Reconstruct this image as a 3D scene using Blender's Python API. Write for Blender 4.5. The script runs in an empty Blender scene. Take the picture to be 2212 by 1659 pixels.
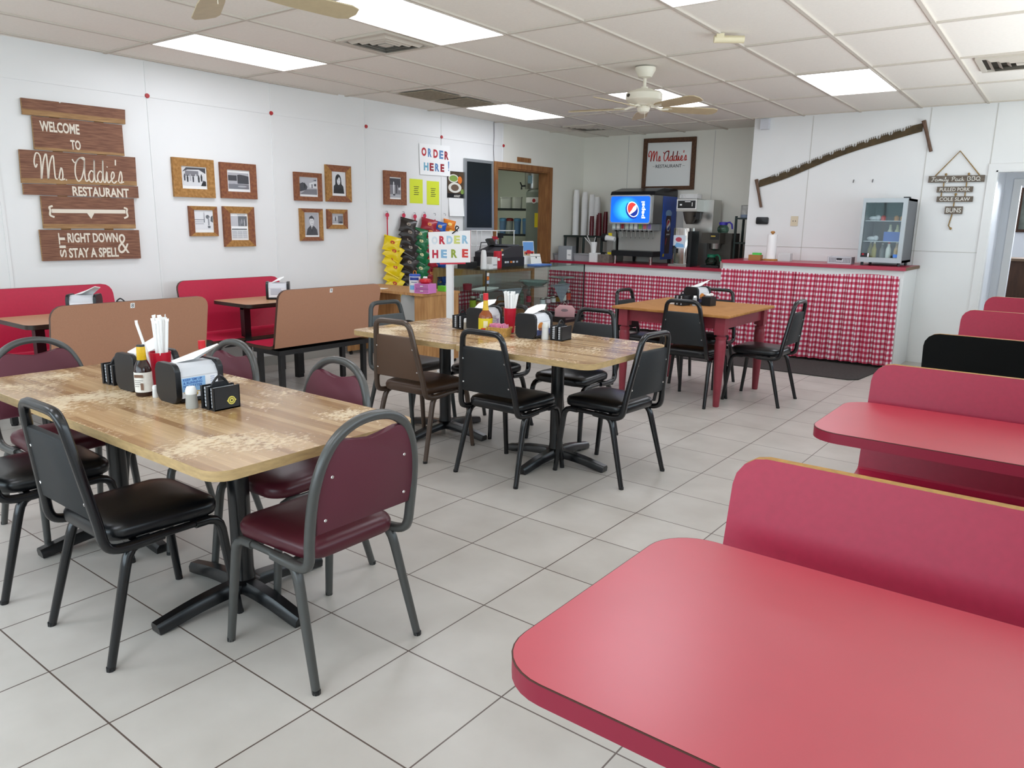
import bpy, bmesh, math, random
from mathutils import Matrix, Vector
random.seed(11)
sc = bpy.context.scene
COL = sc.collection
PI = math.pi
R = math.radians
V = Vector

# ------------------------------------------------------------------ camera, world, exposure
cam_d = bpy.data.cameras.new('camera')
cam_d.sensor_width = 36.0
cam_d.sensor_fit = 'HORIZONTAL'
cam_d.lens = 1620.67 * 36.0 / 2212.0
cam_d.clip_start = 0.03
cam = bpy.data.objects.new('camera', cam_d)
COL.objects.link(cam)
_r = V((0.79346533, 0.60839834, 0.01625485)); _u = V((-0.1404961, 0.15711596, 0.97753538)); _f = V((-0.59217701, 0.77792418, -0.21014366))
cam.matrix_world = Matrix(((_r.x, _u.x, -_f.x, 0.0), (_r.y, _u.y, -_f.y, 0.0), (_r.z, _u.z, -_f.z, 1.45548), (0, 0, 0, 1)))
sc.camera = cam

world = bpy.data.worlds.new('sky')
sc.world = world
world.use_nodes = True
bgn = world.node_tree.nodes['Background']
bgn.inputs[0].default_value = (0.55, 0.72, 1.0, 1)
bgn.inputs[1].default_value = 1.6

vs = sc.view_settings
vs.view_transform = 'Standard'
vs.look = 'None'
vs.gamma = 1.0
vs.use_curve_mapping = False
vs.exposure = 0.3

CEIL = 2.72
PANEL = 6.3            # fluorescent panel radiance
DAY = 2.6              # daylight through the windows

def window_light(name, loc, rot, sx, sy, power, colour, spread=180):
    d = bpy.data.lights.new(name, 'AREA')
    d.shape = 'RECTANGLE'; d.size = sx; d.size_y = sy
    d.energy = power; d.color = colour; d.spread = R(spread)
    o = bpy.data.objects.new(name, d); COL.objects.link(o)
    o.location = loc; o.rotation_euler = rot
    return o
window_light('front_daylight', (-2.6, -1.78, 1.45), (R(112), 0, 0), 5.6, 1.45, 27 * DAY, (0.86, 0.93, 1.0))
window_light('side_daylight', (0.80, 4.4, 1.62), (R(136), 0, R(90)), 8.6, 1.1, 44 * DAY, (0.92, 0.95, 1.0), 165)
window_light('hall_daylight', (-0.1, 12.2, 2.2), (R(50), 0, R(180)), 1.0, 0.8, 30 * DAY, (0.86, 0.93, 1.0))

# ------------------------------------------------------------------ materials
def hexc(h):
    h = h.lstrip('#')
    c = [int(h[i:i + 2], 16) / 255 for i in (0, 2, 4)]
    return tuple(x / 12.92 if x <= 0.04045 else ((x + 0.055) / 1.055) ** 2.4 for x in c)
_m = {}
def new_mat(name):
    m = bpy.data.materials.new(name); m.use_nodes = True
    n = m.node_tree.nodes; l = m.node_tree.links
    return m, n, l, n['Principled BSDF']
def mat(name, col=None, rough=0.5, metal=0.0, var=0.0, scale=30.0, stretch=(1, 1, 1), bump=0.0, bscale=None, emit=0.0, trans=0.0, ior=1.45, alpha=1.0, coat=0.0, spec=0.5):
    if name in _m: return _m[name]
    m, n, l, b = new_mat(name)
    c = hexc(col)
    b.inputs['Base Color'].default_value = (*c, 1)
    b.inputs['Roughness'].default_value = rough
    b.inputs['Metallic'].default_value = metal
    b.inputs['Transmission Weight'].default_value = trans
    b.inputs['IOR'].default_value = ior
    b.inputs['Alpha'].default_value = alpha
    b.inputs['Coat Weight'].default_value = coat
    b.inputs['Specular IOR Level'].default_value = spec
    if emit:
        b.inputs['Emission Color'].default_value = (*c, 1)
        b.inputs['Emission Strength'].default_value = emit
    if var or bump:
        tc = n.new('ShaderNodeTexCoord'); mp = n.new('ShaderNodeMapping')
        mp.inputs['Scale'].default_value = stretch
        l.new(tc.outputs['Object'], mp.inputs['Vector'])
        t = n.new('ShaderNodeTexNoise'); t.inputs['Scale'].default_value = scale; t.inputs['Detail'].default_value = 6
        l.new(mp.outputs['Vector'], t.inputs['Vector'])
        if var:
            rp = n.new('ShaderNodeValToRGB')
            rp.color_ramp.elements[0].position = 0.3; rp.color_ramp.elements[1].position = 0.7
            rp.color_ramp.elements[0].color = (*[x * (1 - var) for x in c], 1)
            rp.color_ramp.elements[1].color = (*[min(1, x * (1 + var)) for x in c], 1)
            l.new(t.outputs['Fac'], rp.inputs['Fac']); l.new(rp.outputs['Color'], b.inputs['Base Color'])
        if bump:
            t2 = t
            if bscale:
                t2 = n.new('ShaderNodeTexNoise'); t2.inputs['Scale'].default_value = bscale; t2.inputs['Detail'].default_value = 3
                l.new(mp.outputs['Vector'], t2.inputs['Vector'])
            bp = n.new('ShaderNodeBump'); bp.inputs['Strength'].default_value = bump; bp.inputs['Distance'].default_value = 0.002
            l.new(t2.outputs['Fac'], bp.inputs['Height']); l.new(bp.outputs['Normal'], b.inputs['Normal'])
    _m[name] = m
    return m
def glass_thin(name, tint='#e6f2ee', gloss=0.08):
    if name in _m: return _m[name]
    m, n, l, b = new_mat(name)
    n.remove(b)
    tr = n.new('ShaderNodeBsdfTransparent'); tr.inputs[0].default_value = (*hexc(tint), 1)
    gl = n.new('ShaderNodeBsdfGlossy'); gl.inputs['Roughness'].default_value = 0.03
    fr = n.new('ShaderNodeLayerWeight'); fr.inputs['Blend'].default_value = 0.5
    p5 = mathn(n, l, 'POWER', fr.outputs['Facing'], 4.5)
    ad = mathn(n, l, 'ADD', mathn(n, l, 'MULTIPLY', p5, 0.6), 0.02 + gloss * 0.15)
    mx = n.new('ShaderNodeMixShader')
    l.new(ad, mx.inputs[0])
    l.new(tr.outputs[0], mx.inputs[1]); l.new(gl.outputs[0], mx.inputs[2])
    l.new(mx.outputs[0], n['Material Output'].inputs['Surface'])
    _m[name] = m
    return m
def mathn(n, l, op, a, b=None):
    x = n.new('ShaderNodeMath'); x.operation = op
    for i, v in enumerate((a, b)):
        if v is None: continue
        if isinstance(v, (int, float)): x.inputs[i].default_value = v
        else: l.new(v, x.inputs[i])
    return x.outputs[0]

def floor_mat():
    m, n, l, b = new_mat('floor_tile')
    tc = n.new('ShaderNodeTexCoord'); mp = n.new('ShaderNodeMapping')
    mp.inputs['Location'].default_value = (1.6908 + 0.0025, -1.2501 + 0.0025, 0)
    l.new(tc.outputs['Object'], mp.inputs['Vector'])
    br = n.new('ShaderNodeTexBrick')
    br.offset = 0.0; br.squash = 1.0
    br.inputs['Scale'].default_value = 1.0
    br.inputs['Brick Width'].default_value = 0.4103
    br.inputs['Row Height'].default_value = 0.4103
    br.inputs['Mortar Size'].default_value = 0.0028
    br.inputs['Mortar Smooth'].default_value = 0.1
    br.inputs['Bias'].default_value = 0.0
    br.inputs['Color1'].default_value = (*hexc('#beb8b1'), 1)
    br.inputs['Color2'].default_value = (*hexc('#c6c0b9'), 1)
    br.inputs['Mortar'].default_value = (*hexc('#5d4f48'), 1)
    l.new(mp.outputs['Vector'], br.inputs['Vector'])
    ns = n.new('ShaderNodeTexNoise'); ns.inputs['Scale'].default_value = 3.5; ns.inputs['Detail'].default_value = 8
    l.new(tc.outputs['Object'], ns.inputs['Vector'])
    rp = n.new('ShaderNodeValToRGB')
    rp.color_ramp.elements[0].position = 0.32; rp.color_ramp.elements[0].color = (0.86, 0.85, 0.84, 1)
    rp.color_ramp.elements[1].position = 0.66; rp.color_ramp.elements[1].color = (1, 1, 1, 1)
    l.new(ns.outputs['Fac'], rp.inputs['Fac'])
    mx = n.new('ShaderNodeMixRGB'); mx.blend_type = 'MULTIPLY'; mx.inputs[0].default_value = 1
    l.new(br.outputs['Color'], mx.inputs[1]); l.new(rp.outputs['Color'], mx.inputs[2])
    l.new(mx.outputs[0], b.inputs['Base Color'])
    b.inputs['Roughness'].default_value = 0.36
    b.inputs['Specular IOR Level'].default_value = 0.5
    bp = n.new('ShaderNodeBump'); bp.inputs['Strength'].default_value = 0.25; bp.inputs['Distance'].default_value = 0.003; bp.invert = True
    l.new(br.outputs['Fac'], bp.inputs['Height']); l.new(bp.outputs['Normal'], b.inputs['Normal'])
    return m
def gingham_mat():
    m, n, l, b = new_mat('gingham')
    uv = n.new('ShaderNodeUVMap')
    sp = n.new('ShaderNodeSeparateXYZ'); l.new(uv.outputs[0], sp.inputs[0])
    u = mathn(n, l, 'GREATER_THAN', mathn(n, l, 'FRACT', sp.outputs[0]), 0.5)
    v = mathn(n, l, 'GREATER_THAN', mathn(n, l, 'FRACT', sp.outputs[1]), 0.5)
    s = mathn(n, l, 'MULTIPLY', mathn(n, l, 'ADD', u, v), 0.5)
    rp = n.new('ShaderNodeValToRGB'); rp.color_ramp.interpolation = 'CONSTANT'
    e = rp.color_ramp.elements
    e[0].position = 0; e[0].color = (*hexc('#e6dcde'), 1)
    e[1].position = 0.8; e[1].color = (*hexc('#a81a3a'), 1)
    x = e.new(0.3); x.color = (*hexc('#c25a72'), 1)
    l.new(s, rp.inputs['Fac']); l.new(rp.outputs['Color'], b.inputs['Base Color'])
    b.inputs['Roughness'].default_value = 0.85
    return m
def worn_table_mat():
    m, n, l, b = new_mat('worn_butcher_block')
    tc = n.new('ShaderNodeTexCoord')
    br = n.new('ShaderNodeTexBrick'); br.offset = 0.37; br.squash = 1.0
    br.inputs['Scale'].default_value = 1.0
    br.inputs['Brick Width'].default_value = 0.62; br.inputs['Row Height'].default_value = 0.031
    br.inputs['Mortar Size'].default_value = 0.0006; br.inputs['Mortar Smooth'].default_value = 1
    br.inputs['Color1'].default_value = (*hexc('#957049'), 1); br.inputs['Color2'].default_value = (*hexc('#c6a77d'), 1)
    br.inputs['Mortar'].default_value = (*hexc('#9a7850'), 1)
    l.new(tc.outputs['Object'], br.inputs['Vector'])
    mp = n.new('ShaderNodeMapping'); mp.inputs['Scale'].default_value = (2.5, 45, 1)
    l.new(tc.outputs['Object'], mp.inputs['Vector'])
    g = n.new('ShaderNodeTexNoise'); g.inputs['Scale'].default_value = 2.2; g.inputs['Detail'].default_value = 5
    l.new(mp.outputs['Vector'], g.inputs['Vector'])
    gr = n.new('ShaderNodeValToRGB'); gr.color_ramp.elements[0].position = 0.3; gr.color_ramp.elements[0].color = (0.8, 0.76, 0.72, 1); gr.color_ramp.elements[1].position = 0.7; gr.color_ramp.elements[1].color = (1.06, 1.05, 1.04, 1)
    l.new(g.outputs['Fac'], gr.inputs['Fac'])
    mx = n.new('ShaderNodeMixRGB'); mx.blend_type = 'MULTIPLY'; mx.inputs[0].default_value = 1
    l.new(br.outputs['Color'], mx.inputs[1]); l.new(gr.outputs['Color'], mx.inputs[2])
    # rubbed patches: short pale dashes across the staves inside broad worn zones
    z = n.new('ShaderNodeTexNoise'); z.inputs['Scale'].default_value = 2.6; z.inputs['Detail'].default_value = 2
    l.new(tc.outputs['Object'], z.inputs['Vector'])
    mp2 = n.new('ShaderNodeMapping'); mp2.inputs['Scale'].default_value = (42, 26, 1); mp2.inputs['Rotation'].default_value = (0, 0, R(24))
    l.new(tc.outputs['Object'], mp2.inputs['Vector'])
    d = n.new('ShaderNodeTexNoise'); d.inputs['Scale'].default_value = 1.6; d.inputs['Detail'].default_value = 5; d.inputs['Roughness'].default_value = 0.65
    l.new(mp2.outputs['Vector'], d.inputs['Vector'])
    sm = mathn(n, l, 'ADD', mathn(n, l, 'MULTIPLY', z.outputs['Fac'], 1.15), mathn(n, l, 'MULTIPLY', d.outputs['Fac'], 0.85))
    wr = n.new('ShaderNodeValToRGB'); wr.color_ramp.elements[0].position = 0.530; wr.color_ramp.elements[1].position = 0.60
    wr2 = mathn(n, l, 'MULTIPLY', sm, 0.5)
    l.new(wr2, wr.inputs['Fac'])
    m2 = n.new('ShaderNodeMixRGB'); l.new(wr.outputs['Color'], m2.inputs[0]); l.new(mx.outputs[0], m2.inputs[1]); m2.inputs[2].default_value = (*hexc('#d6c4a6'), 1)
    l.new(m2.outputs[0], b.inputs['Base Color'])
    ro = n.new('ShaderNodeMapRange'); ro.inputs['To Min'].default_value = 0.2; ro.inputs['To Max'].default_value = 0.6
    l.new(wr.outputs['Color'], ro.inputs['Value']); l.new(ro.outputs[0], b.inputs['Roughness'])
    return m
def barn_mat(name, c1, c2, st=(1, 1, 12)):
    if name in _m: return _m[name]
    m, n, l, b = new_mat(name)
    tc = n.new('ShaderNodeTexCoord'); mp = n.new('ShaderNodeMapping'); mp.inputs['Scale'].default_value = st
    l.new(tc.outputs['Object'], mp.inputs['Vector'])
    t = n.new('ShaderNodeTexNoise'); t.inputs['Scale'].default_value = 4; t.inputs['Detail'].default_value = 8
    l.new(mp.outputs['Vector'], t.inputs['Vector'])
    rp = n.new('ShaderNodeValToRGB'); rp.color_ramp.elements[0].position = 0.35; rp.color_ramp.elements[1].position = 0.68
    rp.color_ramp.elements[0].color = (*hexc(c1), 1); rp.color_ramp.elements[1].color = (*hexc(c2), 1)
    l.new(t.outputs['Fac'], rp.inputs['Fac']); l.new(rp.outputs['Color'], b.inputs['Base Color'])
    b.inputs['Roughness'].default_value = 0.75
    _m[name] = m
    return m

# ------------------------------------------------------------------ mesh helper
def rrect(w, h, r, n=5, cx=0, cy=0):
    r = min(r, w / 2 - 1e-4, h / 2 - 1e-4); pts = []
    for sx, sy, a0 in ((1, 1, 0), (-1, 1, 90), (-1, -1, 180), (1, -1, 270)):
        for i in range(n + 1):
            a = R(a0 + 90 * i / n)
            pts.append((cx + sx * (w / 2 - r) + r * math.cos(a), cy + sy * (h / 2 - r) + r * math.sin(a)))
    return pts
def circ(r, n=24, cx=0, cy=0, ry=None):
    return [(cx + r * math.cos(2 * PI * i / n), cy + (ry or r) * math.sin(2 * PI * i / n)) for i in range(n)]
def spline(pts, k=6, closed=False):
    P = [V(p) for p in pts]; out = []
    N = len(P)
    for i in range(N if closed else N - 1):
        g = (lambda j: P[j % N]) if closed else (lambda j: P[max(0, min(N - 1, j))])
        a, b, c, d = g(i - 1), g(i), g(i + 1), g(i + 2)
        for s in range(k):
            t = s / k
            out.append(0.5 * ((2 * b) + (c - a) * t + (2 * a - 5 * b + 4 * c - d) * t * t + (3 * b - a - 3 * c + d) * t ** 3))
    if not closed: out.append(P[-1])
    return out
XZ = Matrix(((1, 0, 0, 0), (0, 0, -1, 0), (0, 1, 0, 0), (0, 0, 0, 1)))   # drawing plane x,y -> x,z ; extrusion +z -> -y (towards the room)
YZ = Matrix(((0, 0, 1, 0), (1, 0, 0, 0), (0, 1, 0, 0), (0, 0, 0, 1)))    # drawing plane x,y -> y,z ; extrusion +z -> +x
def T(x=0, y=0, z=0, rz=0, rx=0, ry=0, s=1):
    return Matrix.Translation((x, y, z)) @ Matrix.Rotation(rz, 4, 'Z') @ Matrix.Rotation(ry, 4, 'Y') @ Matrix.Rotation(rx, 4, 'X') @ Matrix.Scale(s, 4)
class G:
    def __init__(s): s.bm = bmesh.new(); s.mi = 0; s.M = Matrix()
    def m(s, i): s.mi = i; return s
    def face(s, pts):
        vs_ = [s.bm.verts.new(s.M @ V(p)) for p in pts]
        f = s.bm.faces.new(vs_); f.material_index = s.mi; return f
    def _fx(s, faces, bev=0, seg=2):
        faces = [f for f in faces if f.is_valid]
        for f in faces: f.material_index = s.mi
        if bev:
            es = list({e for f in faces for e in f.edges if len(e.link_faces) == 2 and e.calc_face_angle(0) > 0.5})
            r = bmesh.ops.bevel(s.bm, geom=es, offset=bev, segments=seg, affect='EDGES', profile=0.5)
            for f in r['faces']: f.material_index = s.mi
    def box(s, x0, y0, z0, x1, y1, z1, bev=0, seg=2):
        c = [s.bm.verts.new(s.M @ V(p)) for p in ((x0, y0, z0), (x1, y0, z0), (x1, y1, z0), (x0, y1, z0), (x0, y0, z1), (x1, y0, z1), (x1, y1, z1), (x0, y1, z1))]
        fs = [s.bm.faces.new([c[i] for i in q]) for q in ((0, 3, 2, 1), (4, 5, 6, 7), (0, 1, 5, 4), (1, 2, 6, 5), (2, 3, 7, 6), (3, 0, 4, 7))]
        s._fx(fs, bev, seg); return s
    def cbox(s, cx, cy, cz, sx, sy, sz, bev=0): return s.box(cx - sx / 2, cy - sy / 2, cz - sz / 2, cx + sx / 2, cy + sy / 2, cz + sz / 2, bev)
    def prism(s, poly, z0, z1, M=Matrix(), bev=0, seg=2, side=None):
        W = s.M @ M
        a = [s.bm.verts.new(W @ V((p[0], p[1], z0))) for p in poly]; b = [s.bm.verts.new(W @ V((p[0], p[1], z1))) for p in poly]
        n = len(poly)
        fs = [s.bm.faces.new(a[::-1]), s.bm.faces.new(b)] 
        sd = [s.bm.faces.new([a[i], a[(i + 1) % n], b[(i + 1) % n], b[i]]) for i in range(n)]
        if bev:
            for f in fs + sd: f.material_index = s.mi
            es = list({e for f in fs for e in f.edges})
            r = bmesh.ops.bevel(s.bm, geom=es, offset=bev, segments=seg, affect='EDGES', profile=0.5)
            for f in r['faces']: f.material_index = s.mi
        else:
            for f in fs: f.material_index = s.mi
            for f in sd: f.material_index = s.mi if side is None else side
        return s
    def flat(s, poly, z, M=Matrix()):
        W = s.M @ M
        f = s.bm.faces.new([s.bm.verts.new(W @ V((p[0], p[1], z))) for p in poly]); f.material_index = s.mi; return s
    def ring(s, outer, inner, z0, z1, M=Matrix()):
        W = s.M @ M; n = len(outer)
        q = [[s.bm.verts.new(W @ V((p[0], p[1], z))) for p in pl] for pl, z in ((outer, z0), (outer, z1), (inner, z1), (inner, z0))]
        for i in range(n):
            j = (i + 1) % n
            for k in range(4):
                f = s.bm.faces.new([q[k][i], q[k][j], q[(k + 1) % 4][j], q[(k + 1) % 4][i]]); f.material_index = s.mi
        return s
    def lathe(s, prof, n=20, c=(0, 0, 0), M=Matrix()):
        W = s.M @ Matrix.Translation(c) @ M; rows = []
        for r, z in prof:
            if r < 1e-5: rows.append([s.bm.verts.new(W @ V((0, 0, z)))])
            else: rows.append([s.bm.verts.new(W @ V((r * math.cos(2 * PI * i / n), r * math.sin(2 * PI * i / n), z))) for i in range(n)])
        for a, b in zip(rows, rows[1:]):
            for i in range(n):
                j = (i + 1) % n
                if len(a) == 1 and len(b) == 1: continue
                q = [a[0], b[j], b[i]] if len(a) == 1 else ([a[i], a[j], b[0]] if len(b) == 1 else [a[i], a[j], b[j], b[i]])
                f = s.bm.faces.new(q); f.material_index = s.mi
        return s
    def cyl(s, c, r, h, n=20, r2=None): 
        r2 = r if r2 is None else r2
        return s.lathe([(0, 0), (r, 0), (r2, h), (0, h)], n, c)
    def tube(s, pts, r, n=8, sec=None, closed=False, up=(0, 0, 1)):
        P = [V(p) for p in pts]; N = len(P)
        rr = r if isinstance(r, (list, tuple)) else [r] * N
        sec = sec or [(math.cos(2 * PI * i / n + PI / n), math.sin(2 * PI * i / n + PI / n)) for i in range(n)]
        n = len(sec); rows = []; nv = None
        for i in range(N):
            if closed: t = P[(i + 1) % N] - P[i - 1]
            else: t = P[min(i + 1, N - 1)] - P[max(i - 1, 0)]
            t.normalize()
            if nv is None:
                nv = V(up) - t * V(up).dot(t)
                if nv.length < 0.05: nv = V((1, 0, 0)) - t * t.x
                if nv.length < 0.05: nv = V((0, 1, 0)) - t * t.y
            else: nv = nv - t * nv.dot(t)
            nv.normalize(); bv = t.cross(nv)
            rows.append([s.bm.verts.new(s.M @ (P[i] + (nv * a[1] + bv * a[0]) * rr[i])) for a in sec])
        for k in range(N if closed else N - 1):
            a, b = rows[k], rows[(k + 1) % N]
            for i in range(n):
                f = s.bm.faces.new([a[i], a[(i + 1) % n], b[(i + 1) % n], b[i]]); f.material_index = s.mi
        if not closed:
            for q in (rows[0][::-1], rows[-1]):
                f = s.bm.faces.new(q); f.material_index = s.mi
        return s
    def ell(s, c, rx, ry=None, rz=None, n=14, k=8):
        ry = ry or rx; rz = rz or rx
        return s.lathe([(math.sin(PI * i / k), -math.cos(PI * i / k)) for i in range(k + 1)], n, (0, 0, 0), Matrix.Translation(c) @ Matrix.Diagonal((rx, ry, rz, 1)))
    def text(s, body, w, h, M=Matrix(), ex=0.001, bold=0.0, keep=False):
        cu = bpy.data.curves.new('t', 'FONT'); cu.body = body; cu.size = 1; cu.extrude = 0.0; cu.offset = bold; cu.resolution_u = 3
        ob = bpy.data.objects.new('t', cu); me = bpy.data.meshes.new_from_object(ob)
        bpy.data.objects.remove(ob); bpy.data.curves.remove(cu)
        xs = [v.co.x for v in me.vertices]; ys = [v.co.y for v in me.vertices]
        if not xs: return s
        x0, x1, y0, y1 = min(xs), max(xs), min(ys), max(ys)
        sx = w / (x1 - x0); sy = h / (y1 - y0)
        if keep: sx = sy = min(sx, sy)
        W = s.M @ M
        vs_ = [s.bm.verts.new(W @ V(((v.co.x - (x0 + x1) / 2) * sx, (v.co.y - (y0 + y1) / 2) * sy, ex))) for v in me.vertices]
        for p in me.polygons:
            try: f = s.bm.faces.new([vs_[i] for i in p.vertices]); f.material_index = s.mi
            except ValueError: pass
        bpy.data.meshes.remove(me)
        return s
    def stroke(s, pts, w, M=Matrix(), z=0.002, k=5):
        q = spline([(p[0], p[1], 0) for p in pts], k) if k > 1 else [V((p[0], p[1], 0)) for p in pts]
        old = s.M; s.M = old @ M
        s.tube([(p.x, p.y, z) for p in q], w / 2, sec=[(1, 0.35), (-1, 0.35), (-1, -0.35), (1, -0.35)]); s.M = old
        return s
    def build(s, name, mats, parent=None, loc=None, rz=0.0, smooth=30):
        me = bpy.data.meshes.new(name)
        bmesh.ops.recalc_face_normals(s.bm, faces=s.bm.faces[:])
        s.bm.to_mesh(me); s.bm.free()
        for q in (mats if isinstance(mats, (list, tuple)) else [mats]): me.materials.append(q)
        if smooth:
            for p in me.polygons: p.use_smooth = True
            me.set_sharp_from_angle(angle=R(smooth))
        o = bpy.data.objects.new(name, me); COL.objects.link(o)
        if parent is not None: o.parent = parent
        if loc is not None: o.location = loc
        if rz: o.rotation_euler = (0, 0, rz)
        return o
def tag(o, label, cat, group=None):
    o['label'] = label; o['category'] = cat
    if group: o['group'] = group
    return o
def thing(name, label, cat, loc=(0, 0, 0), rz=0.0, group=None):
    o = bpy.data.objects.new(name, None); COL.objects.link(o); o.empty_display_size = 0.05
    o.location = loc; o.rotation_euler = (0, 0, rz)
    return tag(o, label, cat, group)
def struct(o): o['kind'] = 'structure'; return o
def dup(root, loc, rz, label, group=None):
    r = root.copy(); COL.objects.link(r); r.location = loc; r.rotation_euler = (0, 0, rz); r['label'] = label
    if group: r['group'] = group
    for ch in list(root.children):
        c = ch.copy(); COL.objects.link(c); c.parent = r
        for g in list(ch.children):
            d = g.copy(); COL.objects.link(d); d.parent = c
    return r
ORD = ['topmost', 'second from the top', 'third from the top', 'fourth from the top', 'fifth from the top', 'sixth from the top', 'seventh from the top', 'eighth from the top', 'ninth from the top', 'tenth from the top', 'eleventh from the top', 'twelfth from the top']

# cursive single-stroke letters: stroke list, advance
SCR = {
 'a': ([[(.75, .8), (.42, 1), (.08, .6), (.12, .15), (.4, 0), (.66, .35), (.76, .85), (.74, .3), (.88, 0), (1.1, .2)]], 1.05),
 'd': ([[(.75, .8), (.42, 1), (.08, .6), (.12, .15), (.4, 0), (.66, .4), (.9, 2.0), (.76, .5), (.88, 0), (1.1, .2)]], 1.05),
 'i': ([[(0, .2), (.22, 1), (.2, .25), (.34, 0), (.6, .2)], [(.3, 1.38), (.33, 1.46)]], .6),
 'e': ([[(0, .2), (.42, .5), (.5, .85), (.33, 1), (.12, .6), (.2, .12), (.45, 0), (.75, .2)]], .72),
 's': ([[(0, .15), (.38, 1.1), (.5, .55), (.36, .06), (.08, .1)], [(.36, .05), (.7, .15)]], .7),
 'm': ([[(0, .1), (.15, 1), (.18, 0), (.35, .9), (.5, .9), (.5, 0), (.68, .9), (.82, .9), (.84, .1), (1.05, .15)]], 1.05),
 'l': ([[(0, .2), (.4, 1.4), (.36, 2.0), (.2, 1.6), (.22, .2), (.4, 0), (.6, .2)]], .6),
 'y': ([[(0, .9), (.1, .3), (.3, .1), (.5, .9)], [(.52, 1), (.5, -.4), (.25, -.8), (.15, -.5), (.7, .2)]], .75),
 'c': ([[(.6, .8), (.38, 1), (.1, .6), (.15, .12), (.4, 0), (.7, .2)]], .7),
 'k': ([[(.15, 2.0), (.15, 0)], [(.15, .4), (.55, .9)], [(.28, .5), (.6, 0), (.8, .15)]], .8),
 'M': ([[(-.25, 1.3), (-.45, 1.0), (-.55, 1.5), (-.25, 2.2), (.15, 2.0), (.15, 1.0), (.05, 0), (.45, 1.5), (.85, 2.2), (.85, 1.0), (.8, .05), (1.15, 1.4), (1.6, 2.1), (1.6, 1.0), (1.62, .2), (1.85, .1)]], 2.0),
 'A': ([[(-.1, 1.9), (.2, 1.6), (.7, 2.0), (1.25, 2.1), (1.3, 1.9), (.8, 2.05), (.25, 1.5), (.1, .6), (.35, .02), (.8, .3), (1.2, 1.2), (1.32, 1.9), (1.2, .7), (1.3, .05), (1.6, .2)]], 1.6),
 'B': ([[(.2, 2), (.2, 0)], [(.05, 1.9), (.6, 2.05), (.95, 1.6), (.6, 1.1), (.25, 1.05), (.8, 1.0), (1.05, .5), (.6, 0), (.1, .05)]], 1.25),
 'Q': ([[(.7, 2), (.2, 1.6), (.1, .7), (.5, 0), (1.0, .4), (1.1, 1.3), (.7, 2)], [(.5, .5), (.9, .2), (1.3, -.1)]], 1.4),
 'F': ([[(.0, 1.8), (.4, 2.0), (1.1, 1.95)], [(.55, 1.95), (.5, .5), (.2, 0), (0, .25)], [(.3, 1.05), (.85, 1.1)]], 1.0),
 'P': ([[(.25, 1.9), (.2, 0)], [(0, 1.6), (.5, 2.1), (.95, 1.6), (.6, 1.0), (.25, .95)]], 1.05),
 "'": ([[(.1, 2.1), (.05, 1.6)]], .25), '.': ([[(.1, .02), (.14, .08), (.1, .1)]], .45), ' ': ([], .7),
}
def script(g, body, x, y, w, h, sw, M, z=0.003):
    adv = []; t = 0
    for ch in body: adv.append(t); t += SCR[ch][1]
    sx = w / t; sy = h / 2.1
    for ch, a in zip(body, adv):
        for st in SCR[ch][0]:
            g.stroke([(x + (a + p[0]) * sx, y + p[1] * sy) for p in st], sw, M, z, 4)

# ------------------------------------------------------------------ the room
WALLW = mat('white_panel', '#e9e8e6', rough=0.32, var=0.015, scale=2.0, bump=0.03, bscale=9)
CREAM = mat('cream_paint', '#e8e5da', rough=0.5, var=0.015, scale=3)
WHITE = mat('white_paint', '#e9e8e6', rough=0.4)
CEILM = mat('ceiling_tile', '#f2ece2', rough=0.9, var=0.02, scale=55, bump=0.25, bscale=140)
GRIDM = mat('ceiling_grid_paint', '#cfc6ba', rough=0.9, spec=.1)
BLACK = mat('black_plastic', '#17181a', rough=0.35)
BLKM = mat('black_metal', '#101113', rough=0.28, metal=0.0, spec=0.7)
STEEL = mat('stainless', '#b9b8b4', rough=0.28, metal=1.0, var=0.05, scale=40, stretch=(1, 1, 20))
CHROME = mat('chrome', '#d8d8d8', rough=0.12, metal=1.0)
REDL = mat('red_laminate', '#a51d3d', rough=0.36, var=0.05, scale=60, spec=0.45)
PLY = mat('plywood_edge', '#a5782f', rough=0.6, var=0.2, scale=60, stretch=(1, 1, 6))
BROWNL = mat('tan_brown_laminate', '#ad7d62', rough=0.5, var=0.05, scale=150)
OAK = barn_mat('oak_trim', '#7d4f2a', '#9b6a3c', (6, 6, 1))
WOODC = barn_mat('cabinet_wood', '#a87746', '#c6965f', (8, 8, 1))
PAPER = mat('paper_white', '#f1f0ee', rough=0.8)
INK = mat('ink_black', '#26262a', rough=0.7)
GLASS = glass_thin('pane_glass')

LW_RZ = math.atan2(1, 0.022)
LW_O = V((-6.60, 0, 0)); LW_D = V((0.022, 1, 0)).normalized()
def lw(u, z=0.0, out=0.0):
    "a point of the left wall: u metres along it, out metres off it into the room"
    p = LW_O + LW_D * u + V((LW_D.y, -LW_D.x, 0)) * out
    return V((p.x, p.y, z))
g = G(); g.box(-9.8, -2.0, -0.1, 3.2, 14.5, 0.0); struct(g.build('floor', floor_mat(), smooth=0))
g = G(); g.box(-10, -2.0, CEIL + 0.012, 1.2, 14.6, CEIL + 0.1); struct(g.build('ceiling', CEILM, smooth=0))
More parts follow.
